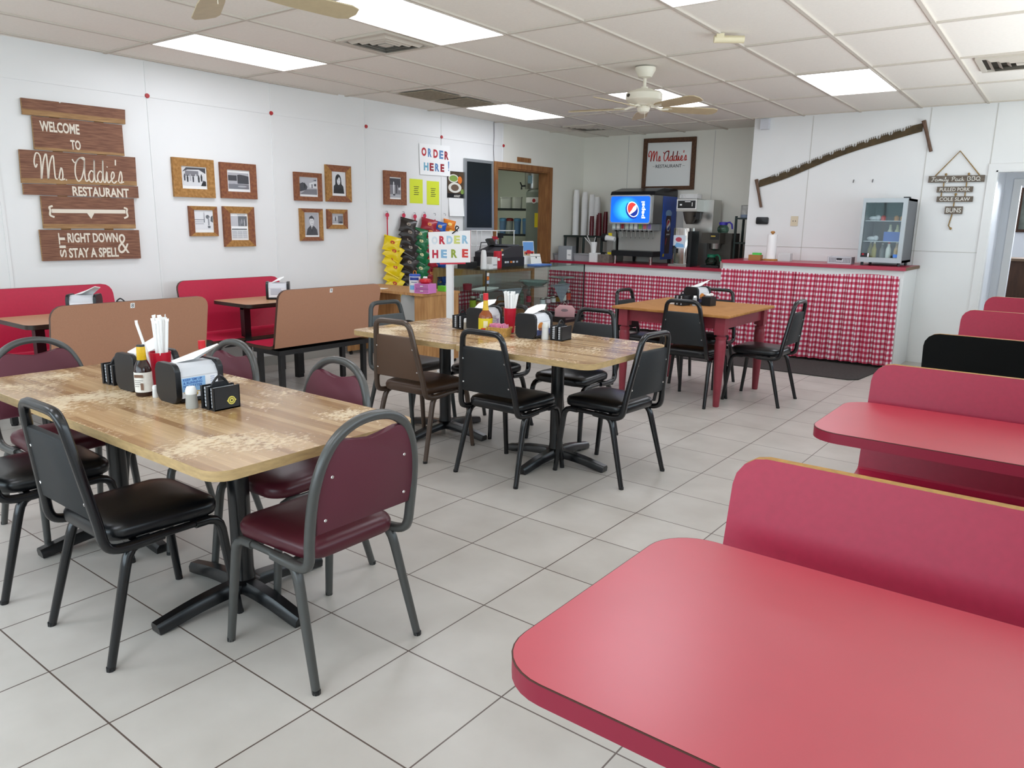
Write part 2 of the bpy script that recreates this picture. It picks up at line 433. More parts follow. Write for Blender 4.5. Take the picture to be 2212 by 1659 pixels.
# suspended grid: 0.61 x 1.22 m bays, turned one degree like the real one
CR = 0.0189; CO = V((-4.0314, 4.3648, 0))
def cpt(d, c, z=CEIL):
    x = d * 0.61; y = c * 1.22
    return V((CO.x + x * math.cos(CR) - y * math.sin(CR), CO.y + x * math.sin(CR) + y * math.cos(CR), z))
g = G(); g.M = T(CO.x, CO.y, 0, CR)
for d in range(-4, 9): 
    y1 = 5.75 if d <= 1 else 4.98
    g.box(d * 0.61 - 0.012, -6.2, CEIL, d * 0.61 + 0.012, 5.9 if d < 1 else 4.95, CEIL + 0.014)
for c in range(-5, 5): g.box(-2.5, c * 1.22 - 0.012, CEIL + 0.001, 4.85, c * 1.22 + 0.012, CEIL + 0.014)
struct(g.build('trim_1', GRIDM, smooth=0))
# left wall with the kitchen pass-through
g = G(); g.M = T(LW_O.x, LW_O.y, 0, LW_RZ)
U0, U1, Z0, Z1 = 8.03, 9.19, 0.86, 2.17
US = 8.155
g.box(-2.05, 0, 0, U0, 0.14, CEIL + 0.05); g.box(U0, 0, 0, US, 0.14, Z0); g.box(U0, 0, Z1, US, 0.14, CEIL + 0.05)
struct(g.build('wall_left', WALLW, smooth=0))
g = G(); g.M = T(LW_O.x, LW_O.y, 0, LW_RZ)
g.box(U1, 0, 0, 10.2, 0.14, CEIL + 0.05); g.box(US, 0, 0, U1, 0.14, Z0); g.box(US, 0, Z1, U1, 0.14, CEIL + 0.05)
struct(g.build('wall_service', CREAM, smooth=0))
g = G(); g.M = T(LW_O.x, LW_O.y, 0, LW_RZ)                                # panel battens
for u in (2.26 - 1.17 * 2, 1.09 + 0.0, 2.262, 3.43, 4.63, 5.80, 6.985):
    g.box(u - 0.011, -0.006, 0.1, u + 0.011, 0.002, CEIL)
g.box(-1.9, -0.006, 2.439, 8.15, 0.002, 2.461); g.box(8.145, -0.006, 2.24, 8.155, 0.002, CEIL)
struct(g.build('trim_2', WHITE, smooth=0))
g = G(); g.M = T(LW_O.x, LW_O.y, 0, LW_RZ); g.box(-1.9, -0.012, 0, 9.2, 0.002, 0.095)
struct(g.build('baseboard_left', mat('grey_cove_base', '#a6a39c', rough=0.5), smooth=0))
g = G(); g.M = T(LW_O.x, LW_O.y, 0, LW_RZ)                                # oak casing of the pass-through
g.ring([(U0 - .065, Z0 - .02), (U1 + .075, Z0 - .02), (U1 + .075, Z1 + .07), (U0 - .065, Z1 + .07)], [(U0, Z0), (U1, Z0), (U1, Z1), (U0, Z1)], -0.0, 0.022, XZ)
g.box(U0 - .002, -0.01, Z0, U0 + .018, 0.16, Z1); g.box(U1 - .018, -0.01, Z0, U1 + .002, 0.16, Z1)
g.box(U0, -0.01, Z1 - .018, U1, 0.16, Z1 + .002); g.box(U0, -0.03, Z0 - .012, U1, 0.16, Z0 + .012)
struct(g.build('trim_3', OAK, smooth=0))
YB = 10.10; YS = 9.35; XS = -3.49
g = G(); g.box(-6.6, YB, 0, XS, YB + .12, CEIL + .05); struct(g.build('wall_back', CREAM, smooth=0))
g = G(); g.box(XS, YS, 0, -0.92, YS + .12, CEIL + .05); g.box(-0.92, YS, 2.06, 0.12, YS + .12, CEIL + .05); g.box(0.12, YS, 0, .97, YS + .12, CEIL + .05)
g.box(XS, YS + .12, 0, XS + .12, YB + .12, CEIL + .05); struct(g.build('wall_alcove', WALLW, smooth=0))
g = G()
for x in (-2.80, -1.585, -0.985): g.box(x - .004, YS - .003, 0.1 if x < -1.2 else 2.12, x + .004, YS + .001, CEIL)
g.box(XS, YS - .003, 1.222, -0.985, YS + .001, 1.229)
for x in (-5.62, -4.30): g.box(x - .004, YB - .003, 0.95, x + .004, YB + .001, CEIL)
g.box(-6.4, YB - .003, 1.222, XS, YB + .001, 1.228)
struct(g.build('trim_4', mat('panel_joint', '#c9c6c0', rough=0.5), smooth=0))
g = G(); g.box(-1.5, YS - .01, 0, -0.99, YS + .002, 0.09); struct(g.build('baseboard_alcove', WHITE, smooth=0))
g = G(); g.ring([(-.99, 0), (.19, 0), (.19, 2.125), (-.99, 2.125)], [(-.92, 0.001), (.12, 0.001), (.12, 2.06), (-.92, 2.06)], -.0, .015, T(0, YS) @ XZ)
g.box(-.92, YS - .01, 0, -.905, YS + .13, 2.06); g.box(.105, YS - .01, 0, .12, YS + .13, 2.06); g.box(-.92, YS - .01, 2.045, .12, YS + .13, 2.06)
struct(g.build('door_1', WHITE, smooth=0))
# passage and room beyond that doorway
HALLW = mat('hall_white', '#e4e6ea', rough=0.55)
g = G(); g.box(-1.05, YS + .12, 0, -.93, 10.5, CEIL); g.box(-1.05, 10.5, 0, -.77, 10.6, CEIL); g.box(-.77, 10.5, 1.96, .5, 10.6, CEIL); g.box(.5, YS + .12, 0, .62, 10.6, CEIL)
g.box(-2.2, 13.2, 0, 1.5, 13.3, CEIL); g.box(-2.3, 10.6, 0, -2.2, 13.3, CEIL); g.box(1.5, 10.6, 0, 1.6, 13.3, CEIL)
struct(g.build('wall_hall', HALLW, smooth=0))
g = G(); g.ring([(-.845, 0), (.56, 0), (.56, 2.035), (-.845, 2.035)], [(-.77, 0.001), (.5, 0.001), (.5, 1.96), (-.77, 1.96)], 0, .015, T(0, 10.5) @ XZ); struct(g.build('door_2', WHITE, smooth=0))
# walls behind the camera and beside the booths, with their windows
g = G()
for a in ((-6.7, 0, .97, .70), (-6.7, 2.2, .97, CEIL + .05), (-6.7, .70, -5.45, 2.2), (.25, .70, .97, 2.2)): g.box(a[0], -1.95, a[1], a[2], -1.83, a[3])
struct(g.build('wall_front', WALLW, smooth=0))
g = G()
for a in ((-1.95, 0, YS + .1, 1.05), (-1.95, 2.2, YS + .1, CEIL + .05), (-1.95, 1.05, .05, 2.2), (8.75, 1.05, YS + .1, 2.2)): g.box(.85, a[0], a[1], .97, a[2], a[3])
struct(g.build('wall_right', WALLW, smooth=0))
g = G()
g.box(-5.45, -1.91, .70, .25, -1.87, .75, 0); g.box(-5.45, -1.91, 2.15, .25, -1.87, 2.2)
for i in range(5): g.box(-5.45 + i * 1.4125, -1.91, .7, -5.40 + i * 1.4125, -1.87, 2.2)
g.m(1).box(-5.45, -1.893, .7, .25, -1.887, 2.2); struct(g.build('window_1', [WHITE, GLASS], smooth=0))
g = G()
g.box(.89, .05, 1.05, .93, 8.75, 1.1); g.box(.89, .05, 2.15, .93, 8.75, 2.2)
for i in range(7): g.box(.89, .05 + i * 1.44, 1.05, .93, .10 + i * 1.44, 2.2)
g.m(1).box(.907, .05, 1.05, .913, 8.75, 2.2); struct(g.build('window_2', [WHITE, GLASS], smooth=0))
# kitchen beyond the pass-through
KIT = mat('kitchen_green_white', '#d7ddcf', rough=0.5)
g = G(); g.box(-9.6, 10.9, 0, -6.5, 11.0, CEIL); g.box(-9.7, 5.0, 0, -9.6, 11.0, CEIL); g.box(-9.6, 4.9, 0, -6.75, 5.0, CEIL); g.box(-6.52, 10.2, 0, -6.40, 11, CEIL)
struct(g.build('wall_kitchen', KIT, smooth=0))

# ------------------------------------------------------------------ ceiling fittings
LENS = mat('lit_diffuser', '#f2f6ff', emit=PANEL)
def light_panel(d, c, label):
    p = cpt(d + .5, c + .5)
    t = thing('ceiling_light', label, 'light', (p.x, p.y, CEIL), CR, 'fluorescent ceiling panels')
    f = G(); f.ring(rrect(.598, 1.206, .004), rrect(.575, 1.183, .004), -.004, .010); f.build('frame', GRIDM, t, smooth=0)
    f = G(); f.flat(rrect(.58, 1.188, .004)[::-1], 0.001); f.build('diffuser', LENS, t, smooth=0)
light_panel(-3, -1, 'lit ceiling panel nearest the left wall, above the framed photographs')
light_panel(0, -1, 'large lit ceiling panel at the top, beside the square air vent')
light_panel(3, -1, 'lit ceiling panel only just showing at the top edge of the photo')
light_panel(-3, 2, 'lit ceiling panel above the order sign, near the stained grilles')
light_panel(0, 2, 'lit ceiling panel partly hidden behind the ceiling fan')
light_panel(3, 2, 'lit ceiling panel in front of the wall with the long saw')
for d in (-3, 0, 3): light_panel(d, -4, 'lit ceiling panel behind the camera over the front of the room')
VENTM = mat('vent_metal', '#cbc2b4', rough=0.5); VDARK = mat('vent_dark', '#2c2418', rough=0.9); DUST = mat('dusty_tile', '#948a76', rough=0.95, var=0.2, scale=30)
def vent(x, y, s, label):
    t = thing('ceiling_vent', label, 'vent', (x, y, CEIL), CR, 'square ceiling air vents')
    f = G(); f.box(-s, -s, .0105, s, s, .0115); f.build('backing', VDARK, t, smooth=0)
    f = G(); f.ring(rrect(2 * s, 2 * s, .005), rrect(2 * s - .07, 2 * s - .07, .005), -.006, .012); f.build('frame', VENTM, t, smooth=0)
    for k, q in enumerate((.78, .58, .38)):
        f = G(); a, b_ = s * q, s * (q - .11)
        o = [(-a, -a), (a, -a), (a, a), (-a, a)]; i = [(-b_, -b_), (b_, -b_), (b_, b_), (-b_, b_)]
        for j in range(4):
            n_ = (j + 1) % 4
            f.face([(o[j][0], o[j][1], .006), (o[n_][0], o[n_][1], .006), (i[n_][0], i[n_][1], -.016), (i[j][0], i[j][1], -.016)])
        f.build('louvre', VENTM, t, smooth=0)
    f = G(); f.cbox(0, 0, -.012, s * .32, s * .32, .006); f.build('plate', VENTM, t, smooth=0)
p = cpt(-.5, -.215); vent(p.x, p.y, .255, 'square air vent beside the largest lit ceiling panel')
p = cpt(5.5, 2.5); vent(p.x + .1, p.y - .25, .30, 'square air vent at the top right near the saw wall')
p = cpt(-2.5, 3.85); vent(p.x, p.y, .26, 'small square air vent far back above the drinks machine')
g = G(); g.cbox(0, 0, -.003, .44, .46, .01); tag(g.build('return_grille', DUST, None, (-5.63, 5.93, CEIL), CR, smooth=0), 'dusty brown ceiling grille nearer the camera of the stained pair', 'grille', 'stained ceiling grilles')
g = G(); g.cbox(0, 0, -.003, .44, .46, .01); tag(g.build('return_grille', DUST, None, (-5.64, 6.48, CEIL), CR, smooth=0), 'dusty brown ceiling grille touching the lit panel by the order sign', 'grille', 'stained ceiling grilles')
g = G(); g.tube([(-.1, 0, -.03), (.1, .02, -.03)], .024, 12); g.cbox(-.06, 0, -.012, .05, .04, .03)
tag(g.build('ceiling_fixture', mat('cream_plastic', '#e2d6b4', rough=.4), None, (-2.16, 5.19, CEIL), .5), 'small cream tube fixed under the ceiling grid beside the fan', 'fixture')
FANW = mat('fan_cream', '#e6dfcd', rough=0.35); BLADE = mat('fan_blade', '#bfae8c', rough=0.45, var=.06, scale=20)
def fan(x, y, a0, label):
    t = thing('ceiling_fan', label, 'fan', (x, y, CEIL), 0, 'cream ceiling fans')
    f = G(); f.lathe([(0, 0), (.085, 0), (.085, -.02), (.055, -.075), (.02, -.085), (0, -.085)], 24); f.build('canopy', FANW, t)
    f = G(); f.cyl((0, 0, -.175), .014, .1, 12); f.lathe([(0, -.17), (.03, -.17), (.03, -.15), (0, -.15)], 12); f.build('downrod', FANW, t)
    f = G(); f.lathe([(0, -.17), (.07, -.17), (.075, -.185), (.135, -.19), (.15, -.205), (.15, -.255), (.13, -.275), (.10, -.285), (.085, -.30), (0, -.30)], 32)
    mo = f.build('motor', FANW, t)
    f = G(); f.prism(circ(.022, 16, ry=.013), .147, .152, Matrix.Rotation(R(240), 4, 'Z') @ YZ @ T(0, -.225)); f.build('badge', mat('badge_dark', '#3a3226', rough=.4), mo)
    f = G(); f.lathe([(0, -.30), (.05, -.30), (.055, -.32), (.045, -.345), (.02, -.36), (0, -.362)], 20); f.tube([(.03, -.03, -.34), (.03, -.03, -.41)], .0015, 5); f.build('switch_housing', FANW, t)
    for k in range(5):
        a = a0 + k * 2 * PI / 5
        f = G(); f.M = T(0, 0, -.315, a, R(-13)); f.prism([(.16, -.03), (.2, -.05), (.34, -.062), (.60, -.068), (.645, -.05), (.66, 0), (.645, .05), (.60, .068), (.34, .062), (.2, .05), (.16, .03)], -.003, .003, bev=.001, seg=1)
        bl = f.build('blade', BLADE, t)
        f = G(); f.M = T(0, 0, -.30, a); f.tube([(.06, 0, 0), (.10, 0, -.002), (.15, 0, -.018), (.22, 0, -.013)], .01, 8); f.cbox(.21, 0, -.012, .07, .05, .006); f.build('bracket', FANW, bl)
fan(-3.15, 5.88, R(49.5), 'cream ceiling fan hanging in front of a lit panel')
fan(-3.02, 1.93, R(82), 'ceiling fan whose tan blade tips show at the top left edge')

# ------------------------------------------------------------------ chairs
VIN_BLK = mat('black_vinyl', '#0d0e11', rough=0.3, var=.1, scale=200, bump=.08, spec=0.6); VIN_BRN = mat('brown_vinyl', '#4a3527', rough=0.38, bump=.08, scale=200)
VIN_MAR = mat('maroon_vinyl', '#4f1c26', rough=0.35, bump=.08, scale=200); BACK_BLK = mat('back_black', '#1e2022', rough=0.6, bump=.2, scale=400); BACK_BRN = mat('back_brown', '#5e4636', rough=.6, bump=.2, scale=400)
BACK_MAR = mat('back_maroon', '#5c2633', rough=.55, bump=.15, scale=400); FR_BLK = mat('frame_black', '#0b0c0f', rough=.24, spec=.7); FR_BRN = mat('frame_brown', '#4b3a2e', rough=.3, spec=.7)
FR_GRY = mat('frame_grey', '#474745', rough=.32, spec=.7); FR_GRN = mat('frame_dark_grey', '#3a3d3c', rough=.35)
def yb(z): return -.215 - .062 * (z - .45) / .41
def chair(name, label, style, seatm, backm, frm):
    t = thing(name, label, 'chair', group='dining chairs')
    f = G(); rings = [(.94, .408), (.985, .414), (1.0, .428), (1.0, .444), (.965, .458), (.86, .468), (.6, .476), (.25, .479)]
    sh = [(p[0] * (1.0 if p[1] > 0 else 0.93), p[1]) for p in rrect(.405, .41, .075, 6)]
    rows = [[f.bm.verts.new((p[0] * k, p[1] * k + .01, z)) for p in sh] for k, z in rings]
    n = len(sh)
    for a, b_ in zip(rows, rows[1:]):
        for i in range(n): f.bm.faces.new([a[i], a[(i + 1) % n], b_[(i + 1) % n], b_[i]])
    f.bm.faces.new(rows[0][::-1]); f.bm.faces.new(rows[-1]); f.build('seat', seatm, t, smooth=50)
    # back hoop
    if style == 'square':
        half = [(.205, -.02, .398), (.205, -.12, .394), (.205, -.185, .402), (.203, -.212, .43), (.196, yb(.5), .5), (.172, yb(.65), .65), (.148, yb(.79), .79), (.138, yb(.83), .83), (.118, yb(.852), .853), (.085, yb(.86), .861)]
        path = half + [(0, yb(.86), .862)] + [(-x, y, z) for x, y, z in half[::-1]]
        poly = [(-.186, .505), (.186, .505), (.153, .742), (.146, .772), (-.146, .772), (-.153, .742)]
    else:
        half = [(.205, -.02, .398), (.205, -.12, .394), (.208, -.185, .402), (.21, -.212, .43), (.213, yb(.5), .5), (.212, yb(.6), .6), (.203, yb(.68), .68), (.18, yb(.755), .755), (.14, yb(.815), .815), (.075, yb(.853), .853)]
        path = half + [(0, yb(.862), .864)] + [(-x, y, z) for x, y, z in half[::-1]]
        top = [(.165, .774), (.148, .797), (.128, .811), (.105, .813), (.085, .806), (.045, .791), (0, .785)]
        poly = [(-.196, .515), (.196, .515), (.201, .6), (.196, .68), (.182, .735)] + top + [(-x, z) for x, z in top[::-1][1:]] + [(-.182, .735), (-.196, .68), (-.201, .6)]
    f = G(); f.tube(spline(path, 4), .0150, sec=[(1.0, .55), (.55, 1), (-.55, 1), (-1.0, .55), (-1.0, -.55), (-.55, -1), (.55, -1), (1.0, -.55)], up=(1, 0, 0)); f.build('back_frame', frm, t, smooth=50)
    f = G(); sh_ = Matrix(((1, 0, 0, 0), (0, 1, -.062 / .41, .068 - .215), (0, 0, 1, 0), (0, 0, 0, 1)))
    f.M = sh_ @ XZ; f.prism(poly, -.018, .010, bev=.007, seg=2); bk = f.build('backrest', backm, t, smooth=50)
    for x, z in ((.15, .70), (-.15, .70), (.165, .56), (-.165, .56)):
        f = G(); f.M = sh_ @ XZ @ T(x, z, .0105); f.lathe([(0, .002), (.005, .0015), (.006, 0)], 8); f.build('rivet', CHROME, bk)
    for s in (1, -1):
        for pts in (((.197 * s, .10, .396), (.197 * s, .150, .396), (.198 * s, .176, .388), (.199 * s, .192, .370), (.200 * s, .199, .345), (.208 * s, .220, .17), (.216 * s, .240, 0.0)), ((.197 * s, -.06, .396), (.198 * s, -.100, .395), (.200 * s, -.126, .383), (.202 * s, -.142, .360), (.204 * s, -.152, .33), (.214 * s, -.196, .165), (.224 * s, -.240, 0.0))):
            f = G(); P_ = pts; f.tube(P_, [.0155 - .003 * max(0, .345 - p[2]) / .345 for p in P_], sec=[(1.0, .5), (.5, 1), (-.5, 1), (-1.0, .5), (-1.0, -.5), (-.5, -1), (.5, -1), (1.0, -.5)], up=(1, 0, 0)); lg = f.build('leg', frm, t, smooth=50)
            f = G(); q = pts[-1]; f.cyl((q[0], q[1], 0), .0140, .014, 8); f.build('foot_cap', BLACK, lg)
    f = G(); f.box(-.198, .09, .388, .198, .115, .404); f.box(-.198, -.12, .388, .198, -.095, .404)
    for s in (1, -1): f.tube([(.197 * s, -.06, .397), (.197 * s, .11, .397)], .0125, 8)
    f.build('seat_frame', frm, t, smooth=50)
    return t
def put(o, x, y, rz, label=None): o.location = (x, y, 0); o.rotation_euler = (0, 0, R(rz)); 
FWD, LEFT, BACKW, RIGHT = 0, 90, 180, -90          # +y, -x, -y, +x
bl = chair('dining_chair', 'black vinyl chair nearest the camera at the front worn table', 'square', VIN_BLK, BACK_BLK, FR_BLK); put(bl, -2.59, 1.205, 0)
ma = chair('dining_chair', 'maroon round-back chair pulled out at the right end of the front worn table', 'round', VIN_MAR, BACK_MAR, FR_GRY); put(ma, -1.985, 1.53, 90)
br = chair('dining_chair', 'brown vinyl chair on the near side of the middle joined tables', 'square', VIN_BRN, BACK_BRN, FR_BRN); put(br, -3.32, 3.42, 2)
def cp(src, x, y, rz, label): return dup(src, (x, y, 0), R(rz), label)
cp(bl, -3.33, 1.17, -3, 'black vinyl chair cut by the left photo edge at the front worn table')
cp(ma, -2.52, 1.80, 180, 'maroon round-back chair on the far side of the front table, nearer its right end')
cp(ma, -3.27, 1.78, 180, 'maroon round-back chair behind the condiments on the front table')
cp(ma, -3.74, 1.44, -90, 'maroon round-back chair at the left end of the front table')
cp(bl, -2.615, 3.43, 0, 'black vinyl chair on the near side of the middle tables, beside the brown chair')
cp(bl, -2.15, 3.80, 86, 'black vinyl chair at the right end of the middle joined tables')
g4 = chair('dining_chair', 'dark grey chair at the left end of the middle tables, by the brown bench', 'square', mat('dark_brown_vinyl', '#33251d', rough=.4), mat('back_grey', '#45494a', rough=.6, bump=.2, scale=400), FR_GRN); put(g4, -3.87, 3.86, -92)
cp(bl, -2.73, 4.28, 180, 'black vinyl chair on the far side of the middle tables, before the case')
cp(bl, -3.34, 4.10, 180, 'dark chair mostly hidden behind the condiments of the middle tables')
cp(bl, -2.57, 5.90, 0, 'black vinyl chair on the near side of the red-legged table')
cp(bl, -2.13, 6.32, 90, 'black vinyl chair at the right side of the red-legged table, before the checked curtain')
cp(bl, -3.16, 6.22, -90, 'black vinyl chair at the left side of the red-legged table')
cp(bl, -2.80, 6.64, 180, 'dark chair hidden behind the far side of the red-legged table')

# ------------------------------------------------------------------ tables
WORN = worn_table_mat(); EDGE = mat('table_edge', '#b89a6c', rough=.5, var=.15, scale=25, stretch=(1, 1, 4))
def pedestal(t, bx, by, h, L=.36):
    f = G(); f.lathe([(.062, .075), (.045, .085), (.040, .12), (.040, h - .03), (0, h - .03)], 18, (bx, by, 0)); f.build('column', BLKM, t)
    f = G(); f.cbox(bx, by, h - .015, .30, .30, .012); f.cbox(bx, by, h - .028, .12, .12, .02); f.build('mounting_plate', BLKM, t, smooth=0)
    for k in range(4):
        a = k * PI / 2
        f = G(); f.M = T(bx, by, 0, a)
        P_ = [(0, 0, .055), (.08, 0, .058), (.2, 0, .048), (L - .05, 0, .03), (L, 0, .022)]
        f.tube(spline(P_, 3), [.036 - .008 * i / 12 for i in range(13)], sec=[(1, -.7), (1, .1), (.6, .65), (-.6, .65), (-1, .1), (-1, -.7)]); ft = f.build('foot', BLKM, t, smooth=40)
        f = G(); f.M = T(bx, by, 0, a); f.cyl((L - .025, 0, 0), .018, .012, 10); f.build('glide', mat('glide', '#4c4640', rough=.5), ft)
def worn_table(label, x0, x1, y0, y1, bases, h=.75, rc=.07):
    cx, cy = (x0 + x1) / 2, (y0 + y1) / 2
    t = thing('dining_table', label, 'table', (cx, cy, 0), 0, 'worn wood-look tables')
    f = G(); f.prism(rrect(x1 - x0, y1 - y0, rc, 6), 0, .032, T(0, 0, h - .032), side=1); f.build('tabletop', [WORN, EDGE], t, smooth=40)
    for b_ in bases: pedestal(t, b_[0] - cx, b_[1] - cy, h - .03)
worn_table('long worn wood-look table nearest the camera on the left', -3.77, -1.875, 1.09, 1.905, [(-2.47, 1.53), (-3.45, 1.53)])
worn_table('worn wood-look table on the right of the joined middle pair', -2.915, -1.965, 3.235, 4.14, [(-2.51, 3.76)])
worn_table('worn wood-look table on the left of the joined middle pair', -3.85, -2.925, 3.27, 4.19, [(-3.48, 3.80)], h=.745)
OAKT = barn_mat('honey_oak', '#a06a30', '#b98245', (3, 14, 1)); REDP = mat('brick_red_paint', '#8c3540', rough=.35, var=.08, scale=20)
t = thing('dining_table', 'square oak-topped table with turned brick-red legs near the counters', 'table', (-2.745, 6.255, 0))
f = G(); f.prism(rrect(1.06, 1.10, .02, 3), .742, .765, bev=.007); f.build('tabletop', OAKT, t)
f = G()
for a in ((-.43, -.46, .43, -.435), (-.43, .435, .43, .46), (-.455, -.43, -.43, .43), (.43, -.43, .455, .43)): f.box(a[0], a[1], .64, a[2], a[3], .742)
f.build('apron', REDP, t, smooth=0)
for sx in (-1, 1):
    for sy in (-1, 1):
        f = G(); f.M = T(sx * .44, sy * .45, 0)
        f.cbox(0, 0, .67, .085, .085, .145, .004)
        f.lathe([(0, 0), (.024, 0), (.026, .01), (.043, .40), (.046, .52), (.04, .555), (.045, .565), (.045, .578), (.034, .585), (.036, .6), (0, .6)], 18)
        f.build('leg', REDP, t)

# ------------------------------------------------------------------ booths on the right
def booth_back(label, x0, x1, yb_, yt, face_first, group, name='booth_bench', flip=1, ztop=.9, rear=None, sticker=None, edge=None, red=None):
    "bench along x; sitter looks towards -y (flip=1) or +y (flip=-1); rear = material of the outside of the back"
    L_ = x1 - x0
    t = thing(name, label, 'bench', (x0, yb_, 0), 0, group)
    k = (yt - yb_) / (ztop - .45)
    sh_ = Matrix(((1, 0, 0, 0), (0, 1, k, -.45 * k), (0, 0, 1, 0), (0, 0, 0, 1)))
    rc = .075
    poly = [(0, .43), (L_, .43), (L_, ztop - rc)] + [(L_ - rc + rc * math.cos(R(a)), ztop - rc + rc * math.sin(R(a))) for a in (22, 45, 68)] + [(L_ - rc, ztop), (rc, ztop)] + [(rc + rc * math.cos(R(a)), ztop - rc + rc * math.sin(R(a))) for a in (112, 135, 158)] + [(0, ztop - rc)]
    f = G(); f.M = sh_ @ XZ; n_ = len(poly)
    for z, mi in ((.013, 0 if flip > 0 else 1), (-.013, 1 if flip > 0 else 0)): f.m(mi).flat(poly, z)
    f.m(2)
    for i in range(n_):
        a, b_ = poly[i], poly[(i + 1) % n_]; f.face([(*a, -.013), (*b_, -.013), (*b_, .013), (*a, .013)])
    bmesh.ops.remove_doubles(f.bm, verts=f.bm.verts[:], dist=1e-5)
    bk = f.build('backrest', [red or REDL, rear or BROWNL, edge or PLY], t, smooth=30)
    f = G(); s = -flip
    prof = [(.0, .455), (.02 * s, .437), (.06 * s, .428), (.25 * s, .425), (.40 * s, .432), (.44 * s, .425)]
    up_ = [(y, z + .013) for y, z in prof]; dn = [(y, z - .013) for y, z in prof]
    P_ = up_ + dn[::-1]
    f.M = YZ; f.m(2).prism(P_, 0, L_); f.m(0)
    f.M = Matrix()
    for a, b_ in zip(up_, up_[1:]): f.face([(0, a[0], a[1] + .0006), (L_, a[0], a[1] + .0006), (L_, b_[0], b_[1] + .0006), (0, b_[0], b_[1] + .0006)])
    f.build('seat', [red or REDL, BROWNL, edge or PLY], t, smooth=50)
    f = G(); f.box(.06, min(s * .02, s * .38), .36, L_ - .06, max(s * .02, s * .38), .40); f.build('seat_frame', BLKM, t, smooth=0)
    for x in (.10, L_ - .10):
        for y in (.05 * s, .34 * s):
            f = G(); f.box(x - .02, y - .02, .012, x + .02, y + .02, .37); lg = f.build('leg', BLKM, t, smooth=0)
            f = G(); f.cyl((x, y, 0), .022, .014, 12); f.build('glide', BLACK, lg)
    if sticker:
        f = G(); f.M = sh_ @ XZ; zz = -.0135 if flip > 0 else .0135
        f.cbox(L_ * .48, ztop - .03, zz, .028, .034, .002); f.m(1).text(sticker, .016, .024, T(L_ * .48, ztop - .03, 0) @ (Matrix.Rotation(PI, 4, 'Y') if flip > 0 else Matrix()), abs(zz) + .0014)
        f.build('number_sticker', [PAPER, INK], bk, smooth=0)
    return t
XR = .60
booth_back('red booth bench nearest the camera, behind the closest red table', -.64, XR, 1.69, 1.79, 1, 'red booth benches')
booth_back('red booth bench behind the second red table', -.68, XR, 3.37, 3.44, 1, 'red booth benches')
booth_back('booth bench turned away from us with a black back', -.685, XR, 4.75, 4.66, 1, 'red booth benches', flip=-1, rear=mat('black_laminate', '#070808', rough=.55, spec=.2))
booth_back('red booth bench just beyond the black-backed one, its top edge gold', -.70, XR, 6.18, 6.26, 1, 'red booth benches')
booth_back('farthest red booth bench, in front of the doorway', -.70, XR, 7.60, 7.70, 1, 'red booth benches')
REDT = mat('red_tabletop', '#b23443', rough=.34, var=.03, scale=8, spec=1.0); REDE = mat('red_table_edge', '#8f1c36', rough=.4)
def red_table(label, x0, x1, y0, y1, rc=.11):
    cx, cy = (x0 + x1) / 2, (y0 + y1) / 2
    t = thing('booth_table', label, 'table', (cx, cy, 0), 0, 'red booth tables')
    f = G(); f.prism(rrect(x1 - x0, y1 - y0, rc, 8), .712, .7485, side=1); f.m(2).prism(rrect(x1 - x0 + .001, y1 - y0 + .001, rc, 8), .7478, .7493); f.m(0).flat(rrect(x1 - x0 - .003, y1 - y0 - .003, rc, 8), .7500)
    f.build('tabletop', [REDT, REDE, mat('edge_line', '#4a2a20', rough=.6)], t, smooth=40)
    pedestal(t, .25, 0, .715, .26)
red_table('red booth table filling the right foreground', -.705, XR, .865, 1.56)
red_table('second red booth table, behind the nearest red bench', -.735, XR, 2.715, 3.32)
red_table('third red booth table, mostly hidden by the black-backed bench', -.72, XR, 5.30, 5.98)

# ------------------------------------------------------------------ booths on the left (benches run along the wall)
def left_bench(label, u, x, flip, L_, lean, ztop, sticker=None):
    t = booth_back(label, 0, L_, 0, lean, 1, 'red benches along the left wall', flip=flip, ztop=ztop, sticker=sticker, edge=mat('dark_ply_edge', '#4a3024', rough=.5), red=mat('red_laminate_lit', '#b81f40', rough=.42, var=.04, scale=60, spec=.4))  # brighter red laminate: light from the front windows put into the base colour
    t.rotation_euler = (0, 0, R(90)); t.location = (x, u, 0)
    return t
# rotated by +90: local x -> +y, local y -> -x ; sitter of the wall bench looks to +x = local -y
left_bench('red bench against the left wall under the framed photographs', 3.44, -6.22, 1, 1.05, .10, .91)
left_bench('red bench against the left wall cut by the photo edge, under the wooden welcome sign', 1.84, -6.22, 1, 1.05, .10, .92)
left_bench('brown-backed bench beside the wooden desk, sticker 9 on its back', 3.58, -5.14, -1, 1.08, -.09, .905, '9')
left_bench('brown-backed bench nearer the camera behind the front table, sticker 8 on its back', 1.93, -5.14, -1, 1.05, -.09, .905, '8')
TANT = mat('tan_tabletop', '#b98e68', rough=.35, var=.04, scale=60); 
def tan_table(label, x0, x1, y0, y1):
    cx, cy = (x0 + x1) / 2, (y0 + y1) / 2
    t = thing('booth_table', label, 'table', (cx, cy, 0), 0, 'tan booth tables')
    f = G(); f.prism(rrect(x1 - x0, y1 - y0, .06, 6), .72, .75, side=1); f.build('tabletop', [TANT, mat('dark_edge', '#2b211a', rough=.35)], t, smooth=40)
    f = G(); f.box(-.03, -.30, .0, .03, -.24, .72); f.box(-.03, .24, 0, .03, .30, .72); f.box(-.025, -.3, .68, .025, .3, .72); f.build('support', BLKM, t, smooth=0)
tan_table('tan booth table between the red wall bench and the brown bench marked 9', -6.08, -5.53, 3.62, 4.46)
tan_table('tan booth table at the left photo edge, beside the brown bench marked 8', -6.0, -5.42, 1.93, 2.80)

